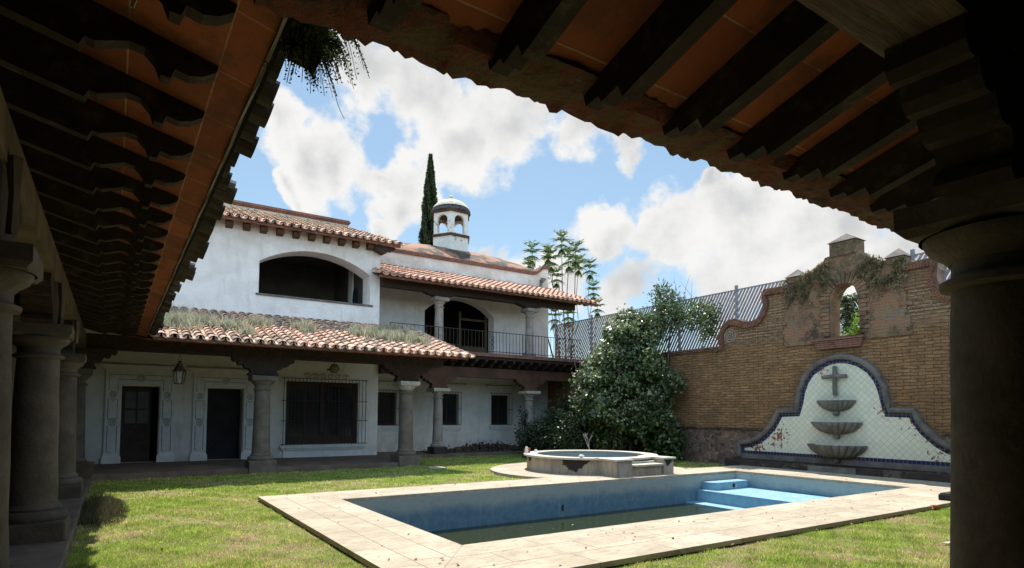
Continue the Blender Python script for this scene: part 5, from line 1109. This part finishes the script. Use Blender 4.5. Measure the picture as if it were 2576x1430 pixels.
# weeds growing on the tiled porch roof
def roofz(y): return 3.66+.30*(y-17.2)
Pw = []; hs = []; tt = []
patches = [(1.0, 18.5, .7, .55, 2800), (1.9, 19.0, .5, .35, 900), (2.75, 18.5, .35, .4, 700), (3.6, 19.5, .35, .3, 450), (4.9, 19.2, .3, .45, 700), (6.9, 19.2, .45, .5, 1300), (7.7, 18.9, .55, .5, 1800), (8.4, 18.6, .35, .4, 700), (3.0, 17.7, .2, .2, 120), (8.3, 20.4, .5, .4, 600), (1.2, 20.6, .6, .4, 200)]
for (x, y, sx, sy, n) in patches:
    n = int(n*1.8)
    xx = rng.normal(x, sx*.55, n); yy = rng.normal(y, sy*.55, n); m_ = (yy > 17.25) & (yy < 22) & (xx < 9.3); xx, yy = xx[m_], yy[m_]; cl_ = .5+.5*np.sin(xx*9+yy*4)*np.sin(yy*11-xx*3)
    kp = (np.sin(xx*7+yy*3)*np.sin(yy*8-xx*2)+.5*np.sin(xx*15+yy*11)) > -.1; xx, yy, cl_ = xx[kp], yy[kp], cl_[kp]; Pw.append(np.stack([xx, yy, roofz(yy)+.05+0*xx], 1)); hs.append(rng.uniform(.1, .36, len(xx))*(.35+.9*cl_))
Pw = np.concatenate(Pw); hs = np.concatenate(hs); t = rng.uniform(.55, 1.35, (len(Pw), 1))*np.array([[1, 1, 1.05]])
tag(blades('roof_weeds', Pw, hs, .026, DRY, .9, None, t), 'dry grey green weeds growing over the porch roof tiles', None, None, 'stuff')
n = 2500; xx = rng.uniform(-2.5, 7.5, n); yy = rng.uniform(22.3, 25.1, n); k_ = np.sin(xx*2.3)*np.sin(yy*3+xx)+rng.uniform(-.4, .4, n) > .1; xx, yy = xx[k_], yy[k_]
tag(blades('upper_roof_weeds', np.stack([xx, yy, 8.24+.38*(yy-21.7)+.08], 1), rng.uniform(.05, .2, len(xx)), .02, DRY, .8), 'sparse dry weeds on the upper roof tiles', None, None, 'stuff')
# lawn blades
def vn(x, y, s, o):
    return np.sin(x*s+o)*np.sin(y*s*1.13+o*2)+.6*np.sin(x*s*2.1+y*s*1.3+o)+.4*np.sin(y*s*3.3-x*s*1.9+3*o)
def lawn(x0, x1, y0, y1, dens, h0, h1, w_):
    n = int((x1-x0)*(y1-y0)*dens); x = rng.uniform(x0, x1, n); y = rng.uniform(y0, y1, n)
    k_ = ~((x > 2.37) & (x < 17.4) & (y > 5.05) & (y < 12.65)) & ((x-12.05)**2+(y-14)**2 > 3.03**2)
    d_ = vn(x, y, 1.5, 1.1)+.9*vn(x, y, 4.1, 4)*.6; dry = 1/(1+np.exp(-(d_-.55)*3))
    dry = np.maximum(dry, np.exp(-(((x-1.75)/.55)**2+((y-8.6)/2.4)**2))*1.1*np.clip(.75+.5*vn(x, y, 3, 7), 0, 1)); dry = np.maximum(dry, np.exp(-(((x-7.5)/3.)**2+((y-13)/.4)**2))*.9); dry = np.clip(dry, 0, 1)
    k_ &= rng.uniform(size=n) > dry*.7
    x, y, dry = x[k_], y[k_], dry[k_]; n = len(x); isd = rng.uniform(size=n) < dry*.75+.07
    t = rng.uniform(.55, 1.35, (n, 1))*np.where(isd[:, None], np.array([[1.75, 1.15, 2.2]]), np.array([[1, 1.02, .8]]))
    cl_ = .75+.35*vn(x, y, 7, 2)*.6+.25*vn(x, y, 2.7, 5)
    t = t*(1+.22*vn(x, y, 5.3, 3)*.6)[:, None]
    return np.stack([x, y, 0*x-.002], 1), rng.uniform(h0, h1, n)*np.clip(cl_, .3, 1.6), np.full(n, w_), t
L_ = [lawn(-.38, 3, 4.5, 9, 6500, .02, .055, .008), lawn(-.38, 3, 9, 14, 3600, .025, .06, .011), lawn(3, 15, 2.2, 5.1, 5200, .02, .06, .009), lawn(-.38, 9, 12.5, 18.2, 1500, .03, .07, .018), lawn(9, 17.9, 12.6, 21.5, 1000, .03, .07, .022)]
P_, H_, W_, T_ = [np.concatenate([l[i] for l in L_]) for i in range(4)]
tag(blades('lawn_grass', P_, H_, W_, GRASS, .9, None, T_), 'short sunlit lawn grass with dry patches', 'grass', None, 'stuff')

# fallen leaves and floating specks
n = 700; x = rng.uniform(-.3, 16, n); y = rng.uniform(3.0, 18.2, n); k_ = ~((x > 3.6) & (x < 15.5) & (y > 6.6) & (y < 11.5)) & ((x-12.05)**2+(y-14)**2 > 4.2)
x, y = x[k_], y[k_]; on = (x > 2.45) & (x < 17.3) & (y > 5.12) & (y < 12.58); C_ = np.stack([x, y, np.where(on, .095, .05)], 1)
tag(cards('fallen_leaves', C_, rng.uniform(.03, .075, len(C_)), leafm('fallen_leaf', (.32, .2, .09), (.18, .11, .05), .9, .1), None, asp=.55, jit=.25, up=np.array([.5, .2, 0]), nrm=np.array([0, 0, 6.])), 'brown fallen leaves scattered over lawn and coping', None, None, 'stuff')
n = 420; x = rng.normal(7.2, 1.6, n); y = np.abs(rng.normal(0, 1.2, n))+6.9; k_ = (x > 3.9) & (x < 13) & (y < 11.2); C_ = np.stack([x[k_], y[k_], np.full(k_.sum(), -.694)], 1)
tag(cards('floating_leaves', C_, rng.uniform(.03, .08, len(C_)), leafm('floating_leaf', (.3, .28, .2), (.2, .18, .12), .9, .1), None, asp=.6, jit=.05, up=np.array([.5, .2, 0]), nrm=np.array([0, 0, 9.])), 'pale leaf specks floating on the murky pool water', None, None, 'stuff')
